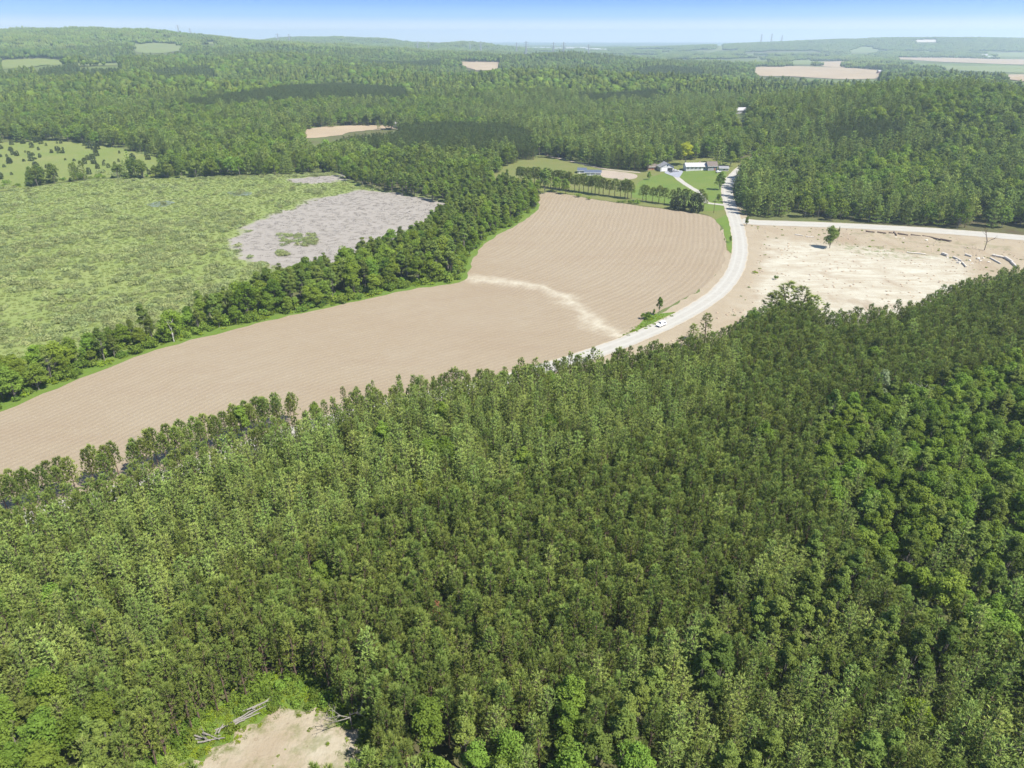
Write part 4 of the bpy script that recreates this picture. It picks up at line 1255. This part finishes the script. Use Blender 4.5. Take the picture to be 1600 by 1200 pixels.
# undergrowth along wood edge by the marsh
# 1150 - 2700 m
ax_, ay_ = stand(-2100, 2100, 800, 2700, 7.4, 73, 1150, 2700, 17, 13, 30)
bf = np.full(len(ax_), .2)
m = rng.uniform(size=len(ax_)) < pine_share(ax_, ay_, 150, 60, bf); ax_, ay_ = ax_[m], ay_[m]
lx_, ly_ = stand(-2100, 2100, 800, 2700, 9.8, 77, 1150, 2700, 17, 13, 30)
m = rng.uniform(size=len(lx_)) > pine_share(lx_, ly_, 150, 60, np.full(len(lx_), .2)); lx_, ly_ = lx_[m], ly_[m]
dk = np.zeros(len(ax_), bool)
for P in DARKPINE: dk |= inside(P, ax_, ay_)
kp = np.where(dk | (rng.uniform(size=len(ax_)) < .6 + .4 * snoise(ax_, ay_, 110, 1.9)), 2, 3)
n1 = snoise(lx_, ly_, 110, 4.4) + .35 * rng.normal(size=len(lx_))
kl = np.where(n1 > .30, 4, np.where(n1 > -.25, 0, 1))
gx = np.concatenate([ax_, lx_]); gy = np.concatenate([ay_, ly_]); k = np.concatenate([kp, kl])
gap = (snoise(gx, gy, 60, 4.1) + .4 * snoise(gx, gy, 21, .3)) > .86
m = ~gap
print('far woods', int(m.sum()))
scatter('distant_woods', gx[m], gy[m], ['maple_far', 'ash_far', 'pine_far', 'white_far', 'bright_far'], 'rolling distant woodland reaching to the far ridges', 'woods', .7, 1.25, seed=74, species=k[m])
# 2700 - 8500 m
gx, gy = grid(-6500, 6500, 1900, 8600, 25, seed=75)
d = np.hypot(gx, gy)
m = (d >= 2680) & (d < 8600) & in_frame(gx, gy, 18, 20); gx, gy = gx[m], gy[m]
m = ~open_mask(gx, gy, 10); gx, gy = gx[m], gy[m]
m = seen(gx, gy, 16) & clear_view(gx, gy, 11); gx, gy = gx[m], gy[m]
cov = snoise(gx, gy, 300, 3.3) + .6 * snoise(gx, gy, 120, 1.1)
plainness = (height(gx, gy) < 22)
m = ~(plainness & (cov < .15)) & (cov > -1.1); gx, gy = gx[m], gy[m]
zn = snoise(gx, gy, 240, .2); u = rng.uniform(size=len(gx))
k = np.where(u < .15 + .45 * zn, 2, np.where(u < .5 + .5 * snoise(gx, gy, 180, 3.2), 0, 1))
print('ridge woods', len(gx))
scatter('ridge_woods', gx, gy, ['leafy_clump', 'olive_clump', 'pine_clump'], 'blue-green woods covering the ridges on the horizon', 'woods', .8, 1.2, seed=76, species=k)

# ------------------------------------------------------------------ clearing at the forest corner
cx_, cy_ = grid(-70, 0, 50, 120, .85, seed=81)
m = inside(CLEARG, cx_, cy_) & (rng.uniform(size=len(cx_)) < .75) & ~(sdist(CLEARDIRT, cx_, cy_) < .3)
scatter('clearing_herbs', cx_[m], cy_[m], ['herb', 'shrub', 'sedge'], 'yellow-green herbs round the sandy clearing', 'undergrowth', .28, .8, seed=82, species=rng.choice([0, 0, 0, 1, 2], int(m.sum())))
m = inside(CLEARDIRT, cx_, cy_) & (rng.uniform(size=len(cx_)) < .03 + .22 * (snoise(cx_, cy_, 3.2, 1.2) > .45) + .5 * (sdist(CLEARDIRT, cx_, cy_) > -1.2))
scatter('sand_weeds', cx_[m], cy_[m], ['herb', 'sedge'], 'small weeds scattered over the sandy ground of the clearing', 'weeds', .15, .5, sink=0, seed=85, species=rng.integers(0, 2, int(m.sum())))
CLEARS = CC + (CLEAR - CC) * (1 + 8.0 / np.linalg.norm(CLEAR - CC, axis=1))[:, None]
sx_, sy_ = grid(-80, 5, 45, 125, 1.9, .5, seed=83)
m = inside(CLEARS, sx_, sy_) & ~inside(CLEAR, sx_, sy_)
scatter('forest_edge_shrubs', sx_[m], sy_[m], ['shrub', 'herb'], 'leafy shrubs under the pines round the sandy clearing', 'undergrowth', .45, 1.1, seed=84, species=rng.integers(0, 2, int(m.sum())))
def log(px0, py0, px1, py1, r0, r1, lab, grp=None, mat='weathered_wood', z=.25, name='fallen_log'):
    a = gp(px0, py0); b = gp(px1, py1)
    d = b - a; L = np.linalg.norm(d[:2]); ang = math.atan2(d[1], d[0])
    parts = []; n = 5; pts = [np.array([L * i / n, rng.normal() * .04 * L / 4, rng.normal() * .03]) for i in range(n + 1)]
    for i in range(n):
        ra = r0 + (r1 - r0) * i / n; rb = r0 + (r1 - r0) * (i + 1) / n
        parts.append(tube_np(pts[i], pts[i + 1], ra, rb, 7))
    parts.append(tube_np(pts[0] - [.02, 0, 0], pts[0], .001, r0, 7)); parts.append(tube_np(pts[n], pts[n] + [.02, 0, 0], r1, .001, 7))
    V, F = join(parts)
    e = obj(name, mesh_np(name, V, F, [mat]))
    e.location = (a[0], a[1], height(a[0], a[1]) + z); e.rotation_euler = (0, 0, ang)
    tag(e, lab, 'log', grp)
    return e
lg = [(302, 1158, 345, 1152), (310, 1163, 352, 1156), (318, 1150, 344, 1160), (330, 1146, 362, 1132), (345, 1142, 395, 1118), (352, 1140, 400, 1112), (362, 1134, 408, 1115),
      (365, 1130, 382, 1122), (380, 1116, 425, 1098), (372, 1128, 418, 1104), (360, 1138, 384, 1128), (395, 1112, 430, 1092), (332, 1158, 342, 1140), (305, 1152, 330, 1161), (342, 1150, 350, 1136), (400, 1108, 428, 1095)]
for q, (a_, b_, c_, d_) in enumerate(lg):
    log(a_, b_, c_, d_, .16, .08, 'bleached grey trunk in the log heap along the sandy clearing', 'logs heaped by the clearing', z=.35 + .18 * (q % 3))
# logs and boulders round the lot
for q, (a_, b_, c_, d_, r_) in enumerate([(1417, 395, 1446, 398, .4), (1472, 398, 1480, 401, .9), (1489, 403, 1502, 409, .6), (1503, 411, 1509, 418, .5), (1550, 400, 1570, 404, .7),
                                          (1570, 404, 1582, 411, .8), (1580, 411, 1590, 420, .7), (1547, 404, 1563, 413, .5), (1508, 399, 1518, 402, .6), (1242, 367, 1255, 369, .35), (1259, 370, 1271, 371, .35)]):
    log(a_, b_, c_, d_, r_, r_ * .8, 'pale thick log lying along the rim of the cleared lot', 'logs along the lot rim', mat='pale_log', z=r_ * .7)
for q, (a_, b_, c_, d_) in enumerate([(1352, 364.5, 1366, 366), (1370, 366, 1384, 367.5), (1388, 367, 1398, 368.5), (1402, 368, 1418, 370.5), (1422, 370, 1438, 372), (1440, 372, 1455, 374), (1452, 374, 1470, 378), (1468, 377, 1486, 380), (1396, 366, 1400, 371)]):
    log(a_, b_, c_, d_, .55, .3, 'dark root-tangled brush log along the bank between side road and lot', 'brush logs on the bank', mat='dark_wood', z=1.2, name='brush_log')

t = NT('boulder_stone'); t.bsdf(t.mix(t.ramp(t.noise(1.2, 4), .3, .7), (.40, .36, .31), (.58, .54, .47)), .9, .1, t.noise(2, 4), .5, .2)
def rock_mesh(seed, mat='boulder_stone'):
    r = np.random.default_rng(seed)
    bm = bmesh.new(); bmesh.ops.create_icosphere(bm, subdivisions=2, radius=1)
    for v in bm.verts:
        d = v.co.normalized(); k = 1 + .22 * math.sin(3 * d.x + seed) * math.sin(4 * d.y + 2 * seed) + .12 * r.normal()
        v.co = Vector((d.x * k * 1.2, d.y * k, max(d.z * k * .75, -.35)))
    return mesh_bm('boulder', bm, mat)
RM = [rock_mesh(s) for s in range(3)]
rkx, rky = grid(60, 420, 230, 440, 2.4, .5, seed=91)
m = inside(LOT, rkx, rky) & (rng.uniform(size=len(rkx)) < .22 + .25 * snoise(rkx, rky, 14, .2)) & (dist_line(ROAD, rkx, rky) > 9) & (dist_line(CROSS, rkx, rky) > 8)
def clod(seed):
    me = rock_mesh(seed, 'clod_earth'); V = np.empty(len(me.vertices) * 3, np.float32); me.vertices.foreach_get('co', V); V = V.reshape(-1, 3)
    F = np.array([p.vertices[:] for p in me.polygons])
    z_ = np.zeros(len(V)); finish('clod', (V, F, z_, z_), tube_np([0, 0, -.1], [0, 0, .05], .02, .01, 3), 'clod_earth', 'grey_bark')
plain('clod_earth', (.30, .24, .175), .95, .05, .25, 1)
for s_ in range(3): clod(300 + s_)
scatter('earth_clods', rkx[m], rky[m], ['clod'], 'earth clods and stones strewn over the cleared lot', 'rubble', .12, .55, sink=0, seed=92)
m = inside(LOT, rkx, rky) & ~inside(PALE, rkx, rky) & (rng.uniform(size=len(rkx)) < .05) & (dist_line(ROAD, rkx, rky) > 8) & (dist_line(CROSS, rkx, rky) > 8)
scatter('lot_weeds', rkx[m], rky[m], ['herb', 'sedge'], 'thin weeds coming up on the brown margins of the cleared lot', 'weeds', .3, .8, sink=0, seed=93, species=rng.integers(0, 2, int(m.sum())))
for q, (px, py, s) in enumerate([(1528, 405, .9), (1532, 408, .7), (1536, 404, .6), (1498, 411, .9), (1494, 407, .6), (1545, 410, .6), (1481, 403, .5), (1519, 412, .5), (1515, 407, .6), (1400, 372, .7), (1412, 373, .6), (1447, 376, .8)]):
    p_ = gp(px, py); o = obj('boulder', RM[q % 3]); o.location = (p_[0], p_[1], p_[2] + s * .2); o.scale = (s,) * 3; o.rotation_euler = (0, 0, q * 1.3)
    tag(o, 'pale boulder dumped on the earth at the rim of the cleared lot', 'boulder', 'boulders at the lot rim')

# earth bank between side road and lot
def bank(name, pts, width, hgt, mat, lab):
    L = spline(poly(pts), 2.0, closed=False); n = len(L)
    T = np.gradient(L, axis=0); T /= np.linalg.norm(T, axis=1)[:, None]; N = np.stack([T[:, 1], -T[:, 0]], 1)
    us_ = np.linspace(-1, 1, 9); V = []; pal = []
    for u in us_:
        q = L + N * (u * width / 2)
        h = hgt * (1 - u * u) * (.6 + .4 * snoise(q[:, 0], q[:, 1], 4, 1)) * np.minimum(1, np.minimum(np.arange(n), n - 1 - np.arange(n)) / 5)
        V.append(np.stack([q[:, 0], q[:, 1], height(q[:, 0], q[:, 1]) + .02 + np.maximum(h, 0)], 1))
    V = np.concatenate(V); F = []
    for k in range(8):
        i = np.arange(n - 1); F.append(np.stack([k * n + i, (k + 1) * n + i, (k + 1) * n + i + 1, k * n + i + 1], 1))
    me = mesh_np(name, V, np.concatenate(F), [mat], attrs={'pale': np.zeros(len(V)), 'weeds': np.full(len(V), .35)}, smooth=True)
    if me.polygons[len(me.polygons) // 2].normal.z < 0: me.flip_normals()
    o = obj(name, me); o['kind'] = 'structure'
bank('earth_bank', [(1330, 366), (1400, 370), (1470, 376), (1540, 385), (1620, 394), (1720, 406)], 9, 1.6, 'bare_earth', '')
bank('soil_windrow', [(1400, 377), (1440, 380), (1490, 386), (1520, 390)], 4, 1.1, 'bare_earth', '')

# ------------------------------------------------------------------ bare trees
def bare_tree(px, py, H, seed, lab, mat='weathered_wood', spread=.55, depth=4, name='dead_tree', grp=None):
    r = np.random.default_rng(seed); trunk = []; limbs = []
    def grow(p, d, L, rad, k):
        q = p + d * L
        (trunk if k == depth else limbs).append(tube_np(p, q, rad, rad * .62, 5))
        if k == 0: return
        for _ in range(3 if k > 1 else 2):
            nd = d + r.normal(size=3) * spread; nd[2] = abs(nd[2]) * .8 + .25; nd /= np.linalg.norm(nd)
            grow(q - d * L * r.uniform(0, .35), nd, L * r.uniform(.5, .78), rad * .55, k - 1)
    grow(np.array([0, 0, -.2]), np.array([0, 0, 1.]), H * .42, H * .018, depth)
    q = gp(px, py)
    e = empty(name, q.tolist(), 0); tag(e, lab, 'tree', grp)
    V, F = join(trunk); obj('trunk', mesh_np('trunk', V, F, [mat]), e)
    V, F = join(limbs); obj('branches', mesh_np('branches', V, F, [mat]), e)
bare_tree(1538, 391, 13, 3, 'tall leafless tree standing on the earth bank beside the side road', 'dark_wood', .35)
bare_tree(228, 742, 12, 5, 'leafless branching tree poking above the roadside pine row')
bare_tree(322, 1160, 4.5, 7, 'upright bleached snag with stubby branches at the log heap', 'weathered_wood', .4, 3)
bare_tree(550, 1138, 9, 8, 'grey dead tree among pines beside the sandy clearing')
bare_tree(1435, 660, 14, 9, 'half-bare pale-stemmed tree rising above the leafy wood', 'pale_bark', .35)
bare_tree(1592, 1215, 13, 10, 'white-stemmed bare tree among white pines at the forest corner', 'pale_bark', .35)
bare_tree(272, 534, 12, 12, 'bare white-stemmed birch in the marsh treeline above the field', 'pale_bark', .3)
bare_tree(90, 590, 9, 13, 'thin grey bare tree where marsh scrub meets the treeline', 'grey_bark', .4)
bare_tree(610, 425, 12, 14, 'cluster of grey leafless stems in the marsh treeline', 'grey_bark', .3)
bare_tree(618, 428, 11, 15, 'grey leafless stem beside the taller bare stems of the treeline', 'grey_bark', .3)
bare_tree(677, 355, 10, 16, 'dead standing tree at the edge of the grey reeds', 'grey_bark', .35)

# ------------------------------------------------------------------ buildings
plain('white_siding', (.50, .50, .49), .6, .2, .06, 2)
plain('grey_siding', (.28, .28, .29), .7, .2, .08, 2)
plain('brick_red', (.34, .19, .14), .85, .1, .15, 3)
plain('grey_shingle', (.20, .20, .21), .9, .1, .12, 2)
plain('pale_shingle', (.34, .33, .33), .9, .1, .08, 2)
plain('brown_shingle', (.14, .115, .10), .9, .1, .12, 2)
plain('blue_metal_roof', (.075, .09, .125), .45, .4, .15, 1)
plain('white_trim', (.82, .82, .80), .5, .3, .04, 2)
plain('door_red', (.30, .10, .07), .5, .3, .08, 2)
plain('chimney_brick', (.33, .22, .18), .9, .1, .2, 4)
t = NT('window_glass'); t.bsdf((.03, .035, .045), .08, .6)
plain('white_paint', (.82, .82, .83), .25, .5, .02, 1)
plain('dark_paint', (.03, .035, .05), .25, .5, .1, 1)
plain('rubber', (.025, .025, .025), .8, .2, .1, 4)
plain('alloy', (.55, .55, .57), .35, .5, .05, 4)
plain('plastic_black', (.03, .03, .032), .6, .3, .1, 4)
t = NT('lamp_glass'); t.bsdf((.75, .75, .75), .1, .6)
t = NT('tail_lamp_glass'); t.bsdf((.45, .02, .02), .2, .5)
plain('galvanised_steel', (.24, .25, .27), .6, .4, .1, 1)

def gable_house(name, loc, rz, L, Wd, hw, hr, wall, roof, lab, cat_='house', over=.5, windows=(), doors=(), garage=None, chimney=False, ridge='x', back_windows=True, win_w=1.5):
    """ridge along local x; front is local -y"""
    e = empty(name, loc, rz); tag(e, lab, cat_)
    bm = bmesh.new()
    prism(bm, [(-Wd / 2, -.3), (Wd / 2, -.3), (Wd / 2, hw), (0, hw + hr - .12), (-Wd / 2, hw)], -L / 2, L / 2)
    obj('wall', mesh_bm('wall', bm, wall), e)
    sl_ = hr / (Wd / 2); ov = over
    bm = bmesh.new()
    prism(bm, [(-Wd / 2 - ov, hw - sl_ * ov), (0, hw + hr), (Wd / 2 + ov, hw - sl_ * ov), (Wd / 2 + ov, hw - sl_ * ov + .22), (0, hw + hr + .24), (-Wd / 2 - ov, hw - sl_ * ov + .22)], -L / 2 - ov, L / 2 + ov)
    rf = obj('roof', mesh_bm('roof', bm, roof), e)
    if chimney: boxobj('chimney', rf, 'chimney_brick', L * .18, L * .18 + .9, .3, 1.2, hw + hr * .4, hw + hr + 1.0)
    boxobj('gutter', rf, 'white_trim', -L / 2 - ov, L / 2 + ov, -Wd / 2 - ov - .12, -Wd / 2 - ov - .005, hw - sl_ * ov - .02, hw - sl_ * ov + .16)
    for x in windows:
        w_ = boxobj('window', e, 'window_glass', x - win_w / 2, x + win_w / 2, -Wd / 2 - .06, -Wd / 2 + .02, hw - 1.9, hw - .6)
        bm = bmesh.new()
        for (a, b, c, d) in ((x - win_w / 2 - .12, x + win_w / 2 + .12, hw - .6, hw - .48), (x - win_w / 2 - .12, x + win_w / 2 + .12, hw - 2.02, hw - 1.9),
                             (x - win_w / 2 - .12, x - win_w / 2, hw - 1.9, hw - .6), (x + win_w / 2, x + win_w / 2 + .12, hw - 1.9, hw - .6), (x - .04, x + .04, hw - 1.9, hw - .6)):
            box(bm, a, b, -Wd / 2 - .11, -Wd / 2 - .03, c, d)
        obj('frame', mesh_bm('frame', bm, 'white_trim'), w_)
    for x, mt in doors:
        d_ = boxobj('door', e, mt, x - .5, x + .5, -Wd / 2 - .05, -Wd / 2 + .02, 0, 2.1)
        boxobj('handle', d_, 'alloy', x + .32, x + .42, -Wd / 2 - .11, -Wd / 2 - .05, 1.0, 1.06)
    return e

def face(px, py, px2, py2):
    a = gp(px, py); b = gp(px2, py2)
    return math.atan2(b[1] - a[1], b[0] - a[0])
q = gp(1088, 267)
gable_house('bungalow', (q[0], q[1] + 5, q[2]), .04, 17, 9, 3.3, 2.1, 'white_siding', 'pale_shingle', 'long white bungalow with a pale roof above the lawn', windows=(-7, -3.8, -.6, 2.6, 6.2), doors=((4.3, 'white_trim'),), chimney=True)
q = gp(1112, 267)
gable_house('house_wing', (q[0] + .6, q[1] + 5, q[2]), .04, 7.5, 8.6, 3.7, 2.6, 'grey_siding', 'brown_shingle', 'grey-walled wing with a brownish roof joined to the white bungalow', windows=(-1.6,), doors=((1.7, 'door_red'),))
q = gp(1041, 267.5)
g_ = gable_house('garage', (q[0], q[1] + 4, q[2]), PI / 2 + .12 - PI, 9, 11, 3.4, 2.8, 'white_siding', 'grey_shingle', 'garage with a grey gable roof and white door at the end of the driveway', 'garage')
# garage doors in the gable end that faces the drive (local +x end)
for k_, (y0, y1, mt) in enumerate(((-4.6, -.6, 'white_trim'), (.4, 4.4, 'plastic_black'))):
    d_ = boxobj('garage_door', g_, mt, 4.47, 4.56, y0, y1, .05, 2.5)
    for s in range(4):
        boxobj('panel', d_, mt, 4.555, 4.60, y0 + .1, y1 - .1, .12 + s * .6, .12 + s * .6 + .52)
bm = bmesh.new(); box(bm, 4.47, 4.54, -.6, .6, 3.9, 4.9); obj('gable_window', mesh_bm('gable_window', bm, 'window_glass'), g_)
q = gp(1024, 266.5)
gable_house('shed', (q[0] - 2, q[1] + 6, q[2]), .1, 8, 6, 2.6, 1.8, 'brick_red', 'brown_shingle', 'low brown-roofed shed half hidden by trees beside the garage', 'shed', doors=((0, 'door_red'),))
q = gp(1132, 268)
gable_house('carport', (q[0], q[1] + 4, q[2]), -.05, 7, 5, 2.4, 1.0, 'white_siding', 'grey_shingle', 'small grey-roofed outbuilding between the house and the road', 'shed', windows=(0,))
for (px, py, L, rz, lab) in [(927, 274.5, 13, -.12, 'larger low barn with a dark blue metal roof beside the sandy paddock'), (910, 271, 7, -.10, 'smaller dark blue roofed stable at the meadow end of the paddock')]:
    q = gp(px, py)
    gable_house('barn', (q[0], q[1] + 4, q[2]), rz, L, 8, 2.4, 1.3, 'white_siding', 'blue_metal_roof', lab, 'barn', doors=((-2, 'white_trim'), (2, 'white_trim')), over=.4)
q = gp(625, 198)
gable_house('barn', (q[0], q[1], q[2]), .1, 14, 8, 3.4, 2.0, 'white_siding', 'pale_shingle', 'lone pale barn at the end of the tan field beyond the pine stand', 'barn', windows=(-3, 3), doors=((0, 'white_trim'),))
q = gp(1158, 177)
gable_house('farmhouse', (q[0], q[1] + 3, q[2]), .2, 16, 9, 3.6, 2.5, 'grey_siding', 'pale_shingle', 'pale-roofed house by itself in the woods far up the road', windows=(-5, 0, 5))
for (px, py, s, lab) in [(1537, 89.5, 1.0, 'white farm building beside fields below the far ridge'), (1546, 91, .7, 'smaller farm shed next to the white farm building far away'),
                         (1376, 115, .6, 'dark-walled farm shed at the corner of the wide tan field'), (1572, 75, .7, 'tiny white barn on the slope of the far ridge')]:
    q = gp(px, py)
    gable_house('farm_building', (q[0], q[1], q[2] + 1), .1, 34 * s, 18 * s, 9 * s, 5 * s, 'white_siding' if 'dark' not in lab else 'brick_red', 'pale_shingle', lab, 'barn', windows=(-8 * s, 0, 8 * s), win_w=3)
# far town: long flat white warehouses
WH = [(800, 76, 90, 8), (822, 77.5, 60, 9), (838, 76.5, 70, 8), (852, 78, 80, 9), (875, 77.5, 100, 11), (890, 78, 70, 12), (905, 76.5, 110, 10), (912, 79, 60, 9), (925, 79.5, 90, 9), (940, 80, 60, 8)]
for k_, (px, py, L, hh) in enumerate(WH):
    d = ray(px, py); t_ = 5200 + 230 * ((k_ * 37) % 7) if px < 1000 else 3500
    x_, y_ = d[0] * t_, d[1] * t_
    z_ = float(height(x_, y_))
    t_ = (z_ - CAM_H) / d[2] if d[2] < -.004 else t_
    t_ = min(max(t_, 3000), 6500); x_, y_ = d[0] * t_, d[1] * t_; z_ = float(height(x_, y_))
    e = empty('warehouse', (x_, y_, z_), .1 * (k_ % 3)); tag(e, 'long flat white warehouse in the hazy town on the plain', 'building', 'warehouses of the far town')
    boxobj('wall', e, 'white_siding', -L / 2, L / 2, -25, 25, -2, hh + 8)
    boxobj('roof', e, 'white_trim', -L / 2 - .5, L / 2 + .5, -25.5, 25.5, hh + 8, hh + 9)
    for w_ in range(3):
        boxobj('loading_door', e, 'grey_siding', -L * .35 + w_ * L * .3, -L * .35 + w_ * L * .3 + 8, -25.3, -25, 0, 7)

# ------------------------------------------------------------------ vehicles
def car(loc, rz, paint, lab, suv=True):
    e = empty('parked_car' if paint != 'white_paint' else 'white_car', loc, rz); tag(e, lab, 'car')
    # body: side profile lofted over several widths (x forward)
    lower = [(-2.25, .42), (-2.28, .75), (-2.15, .98), (-1.2, 1.02), (.75, 1.0), (1.75, .92), (2.2, .76), (2.28, .5), (2.2, .34), (-2.15, .32)]
    bm = bmesh.new(); rings = []
    for yy, sx, sz in ((-.92, .96, .94), (-.86, .995, .99), (0, 1.0, 1.03), (.86, .995, .99), (.92, .96, .94)):
        rings.append([bm.verts.new((x * sx, yy, .32 + (z - .32) * sz)) for x, z in lower])
    n = len(lower)
    for a, b in zip(rings, rings[1:]):
        for i in range(n): bm.faces.new((a[i], a[(i + 1) % n], b[(i + 1) % n], b[i]))
    bm.faces.new(rings[0]); bm.faces.new(rings[-1][::-1])
    body = obj('body', mesh_bm('body', bm, paint), e)
    # cabin glass and roof
    def loft(name, base, top, z0, z1, w0, w1, mat):
        bm = bmesh.new()
        A = [bm.verts.new(p) for p in ((base[0], -w0, z0), (base[1], -w0, z0), (base[1], w0, z0), (base[0], w0, z0))]
        B = [bm.verts.new(p) for p in ((top[0], -w1, z1), (top[1], -w1, z1), (top[1], w1, z1), (top[0], w1, z1))]
        bm.faces.new(A[::-1]); bm.faces.new(B)
        for i in range(4): bm.faces.new((A[i], A[(i + 1) % 4], B[(i + 1) % 4], B[i]))
        bmesh.ops.bevel(bm, geom=[ed for ed in bm.edges], offset=.03, segments=1, affect='EDGES')
        return obj(name, mesh_bm(name, bm, mat), e)
    gl = loft('windows', (-2.0, .95), (-1.75, .25), .98, 1.50, .84, .70, 'window_glass')
    loft('roof', (-1.82, .32), (-1.70, .12), 1.49, 1.60, .73, .66, paint)
    for x in (-1.05, -.15):
        for s in (-1, 1):
            V, F = tube_np((x, s * .845, .98), (x + .05, s * .71, 1.5), .045, .04, 5)
            obj('pillar', mesh_np('pillar', V, F, [paint]), gl)
    for s in (-1, 1):
        for x in (-1.42, 1.42):
            V, F = tube_np((x, s * .95, .34), (x, s * .70, .34), .34, .34, 16)
            c0 = tube_np((x, s * .951, .34), (x, s * .95, .34), .20, .34, 16)
            w_ = obj('wheel', mesh_np('wheel', *join([(V, F), c0]), ['rubber']), e)
            V, F = tube_np((x, s * .965, .34), (x, s * .94, .34), .03, .21, 10)
            obj('rim', mesh_np('rim', V, F, ['alloy']), w_)
        boxobj('headlight', e, 'lamp_glass', 2.12, 2.25, s * .75 - .16, s * .75 + .16, .66, .80)
        boxobj('tail_light', e, 'tail_lamp_glass', -2.27, -2.16, s * .76 - .12, s * .76 + .12, .74, .94)
        boxobj('mirror', e, 'plastic_black', .62, .80, s * .98 - .10, s * .98 + .10, 1.02, 1.16)
        boxobj('sill', e, 'plastic_black', -1.0, 1.0, s * .91 - .03, s * .91 + .03, .26, .42)
    boxobj('bumper', e, 'plastic_black', 2.16, 2.31, -.8, .8, .30, .52)
    boxobj('bumper', e, 'plastic_black', -2.32, -2.16, -.8, .8, .32, .54)
    return e
q = gp(1033, 509.5)
a = gp(1040, 507); b = gp(1015, 517.5)
car((q[0], q[1], float(height(q[0], q[1])) + .18), math.atan2(b[1] - a[1], b[0] - a[0]), 'white_paint', 'white car driving along the pale gravel road bend')
for (px, py, rz, pt, lab) in [(1048, 268.5, -1.5, 'dark_paint', 'dark car parked in front of the garage'), (1056, 268, .1, 'alloy', 'silver car parked sideways beside the garage pad'), (1122, 269.5, .3, 'white_paint', 'white car parked between the house and the road')]:
    q = gp(px, py); e_ = car((q[0], q[1] - 1, float(height(q[0], q[1])) + .22), rz, pt, lab); e_.name = 'parked_car'

# ------------------------------------------------------------------ pylons, poles
def strut(p, q, w=.3): return tube_np(p, q, w, w, 4)
def pylon_meshes():
    H = 46; lv = [0, 9, 17, 24, 30, 35, 40, 46]
    hw = lambda z: 4.2 - 3.4 * min(z / 30, 1) if z < 30 else .8 - .5 * (z - 30) / 16
    P = []
    for a, b in zip(lv, lv[1:]):
        A = [np.array([sx * hw(a), sy * hw(a), a]) for sx, sy in ((1, 1), (-1, 1), (-1, -1), (1, -1))]
        B = [np.array([sx * hw(b), sy * hw(b), b]) for sx, sy in ((1, 1), (-1, 1), (-1, -1), (1, -1))]
        for i in range(4):
            P.append(strut(A[i], B[i], .75)); P.append(strut(A[i], B[(i + 1) % 4], .4)); P.append(strut(B[i], B[(i + 1) % 4], .4))
    body = mesh_np('lattice_body', *join(P), ['galvanised_steel'])
    arms = []
    for z, L in ((30, 9), (36, 11), (42, 8)):
        Q = []
        for s in (-1, 1):
            tip_ = np.array([s * L, 0, z + .3])
            for y in (-.7, .7): Q.append(strut([s * .5, y, z], tip_, .24))
            Q.append(strut([s * .4, 0, z + 2.2], tip_, .24)); Q.append(strut(tip_, tip_ - [0, 0, 2.6], .2))
        arms.append(mesh_np('crossarm', *join(Q), ['galvanised_steel']))
    return body, arms
PB, PA = pylon_meshes()
for (px, pyt, pyb, dist, grp) in [(652, 63.5, 74, 4300, 'm'), (669, 64, 74, 4300, 'm'), (734, 65, 76, 4200, 'm'), (751, 64, 77, 4100, 'm'), (807, 66, 79, 3800, 'm'), (822, 64, 79, 3500, 'm'),
                              (865, 66, 80, 3600, 'm'), (881, 65.5, 80, 3600, 'm'), (920, 69, 83, 3700, 'm'), (277, 38.5, 54, 3150, 'l'), (296, 44, 54, 3300, 'l'), (433, 52, 59, 4600, 'l2'), (451, 53, 60, 4600, 'l2'),
                              (1191, 51, 62, 6300, 'r'), (1207, 50.5, 62, 6300, 'r'), (1223, 53, 61, 6500, 'r')]:
    d = ray(px, pyt); t_ = dist / d[1]
    x_, y_, zt = d[0] * t_, d[1] * t_, CAM_H + d[2] * t_
    zb = float(height(x_, y_))
    k_ = (zt - zb) / 46.0
    k_ = min(max(k_, .7), 1.8)
    lab, gr = {'m': ('steel lattice pylon on the hazy plain beyond the central woods', 'pylons on the plain'), 'l': ('large steel lattice pylon on the crest of the near ridge above the green field', 'pylons on the near ridge'),
               'l2': ('faint steel pylon behind the shoulder of the near ridge', 'pylons behind the ridge shoulder'), 'r': ('faint steel pylon on the blue ridge behind the wide tan field', 'pylons on the blue ridge')}[grp]
    e = empty('pylon', (x_, y_, zb - .5), .5, k_); tag(e, lab, 'pylon', gr)
    obj('lattice_body', PB, e)
    for a_ in PA: obj('crossarm', a_, e)
def pole(px, py, H, lab):
    q = gp(px, py); e = empty('utility_pole', q.tolist(), .4); tag(e, lab, 'pole')
    V, F = tube_np((0, 0, -.3), (0, 0, H), .16, .11, 8); obj('post', mesh_np('post', V, F, ['dark_wood']), e)
    boxobj('crossarm', e, 'dark_wood', -1.1, 1.1, -.07, .07, H - .9, H - .72)
pole(1115, 333, 9, 'wooden utility pole beside the driveway mouth')

# ------------------------------------------------------------------ haze
t = NT('haze_air')
pv = t.n('ShaderNodeVolumePrincipled')
pv.inputs['Color'].default_value = (.64, .80, .97, 1)
pv.inputs['Density'].default_value = 1.25e-4
pv.inputs['Anisotropy'].default_value = .2
t.l(pv.outputs[0], t.out.inputs['Volume'])
bm = bmesh.new(); box(bm, -23500, 23500, -700, 17000, -9, 215)
o = obj('haze', mesh_bm('haze', bm, 'haze_air')); o['kind'] = 'stuff'
print('tris', sum(len(m.polygons) for m in bpy.data.meshes), 'objects', len(S.objects))
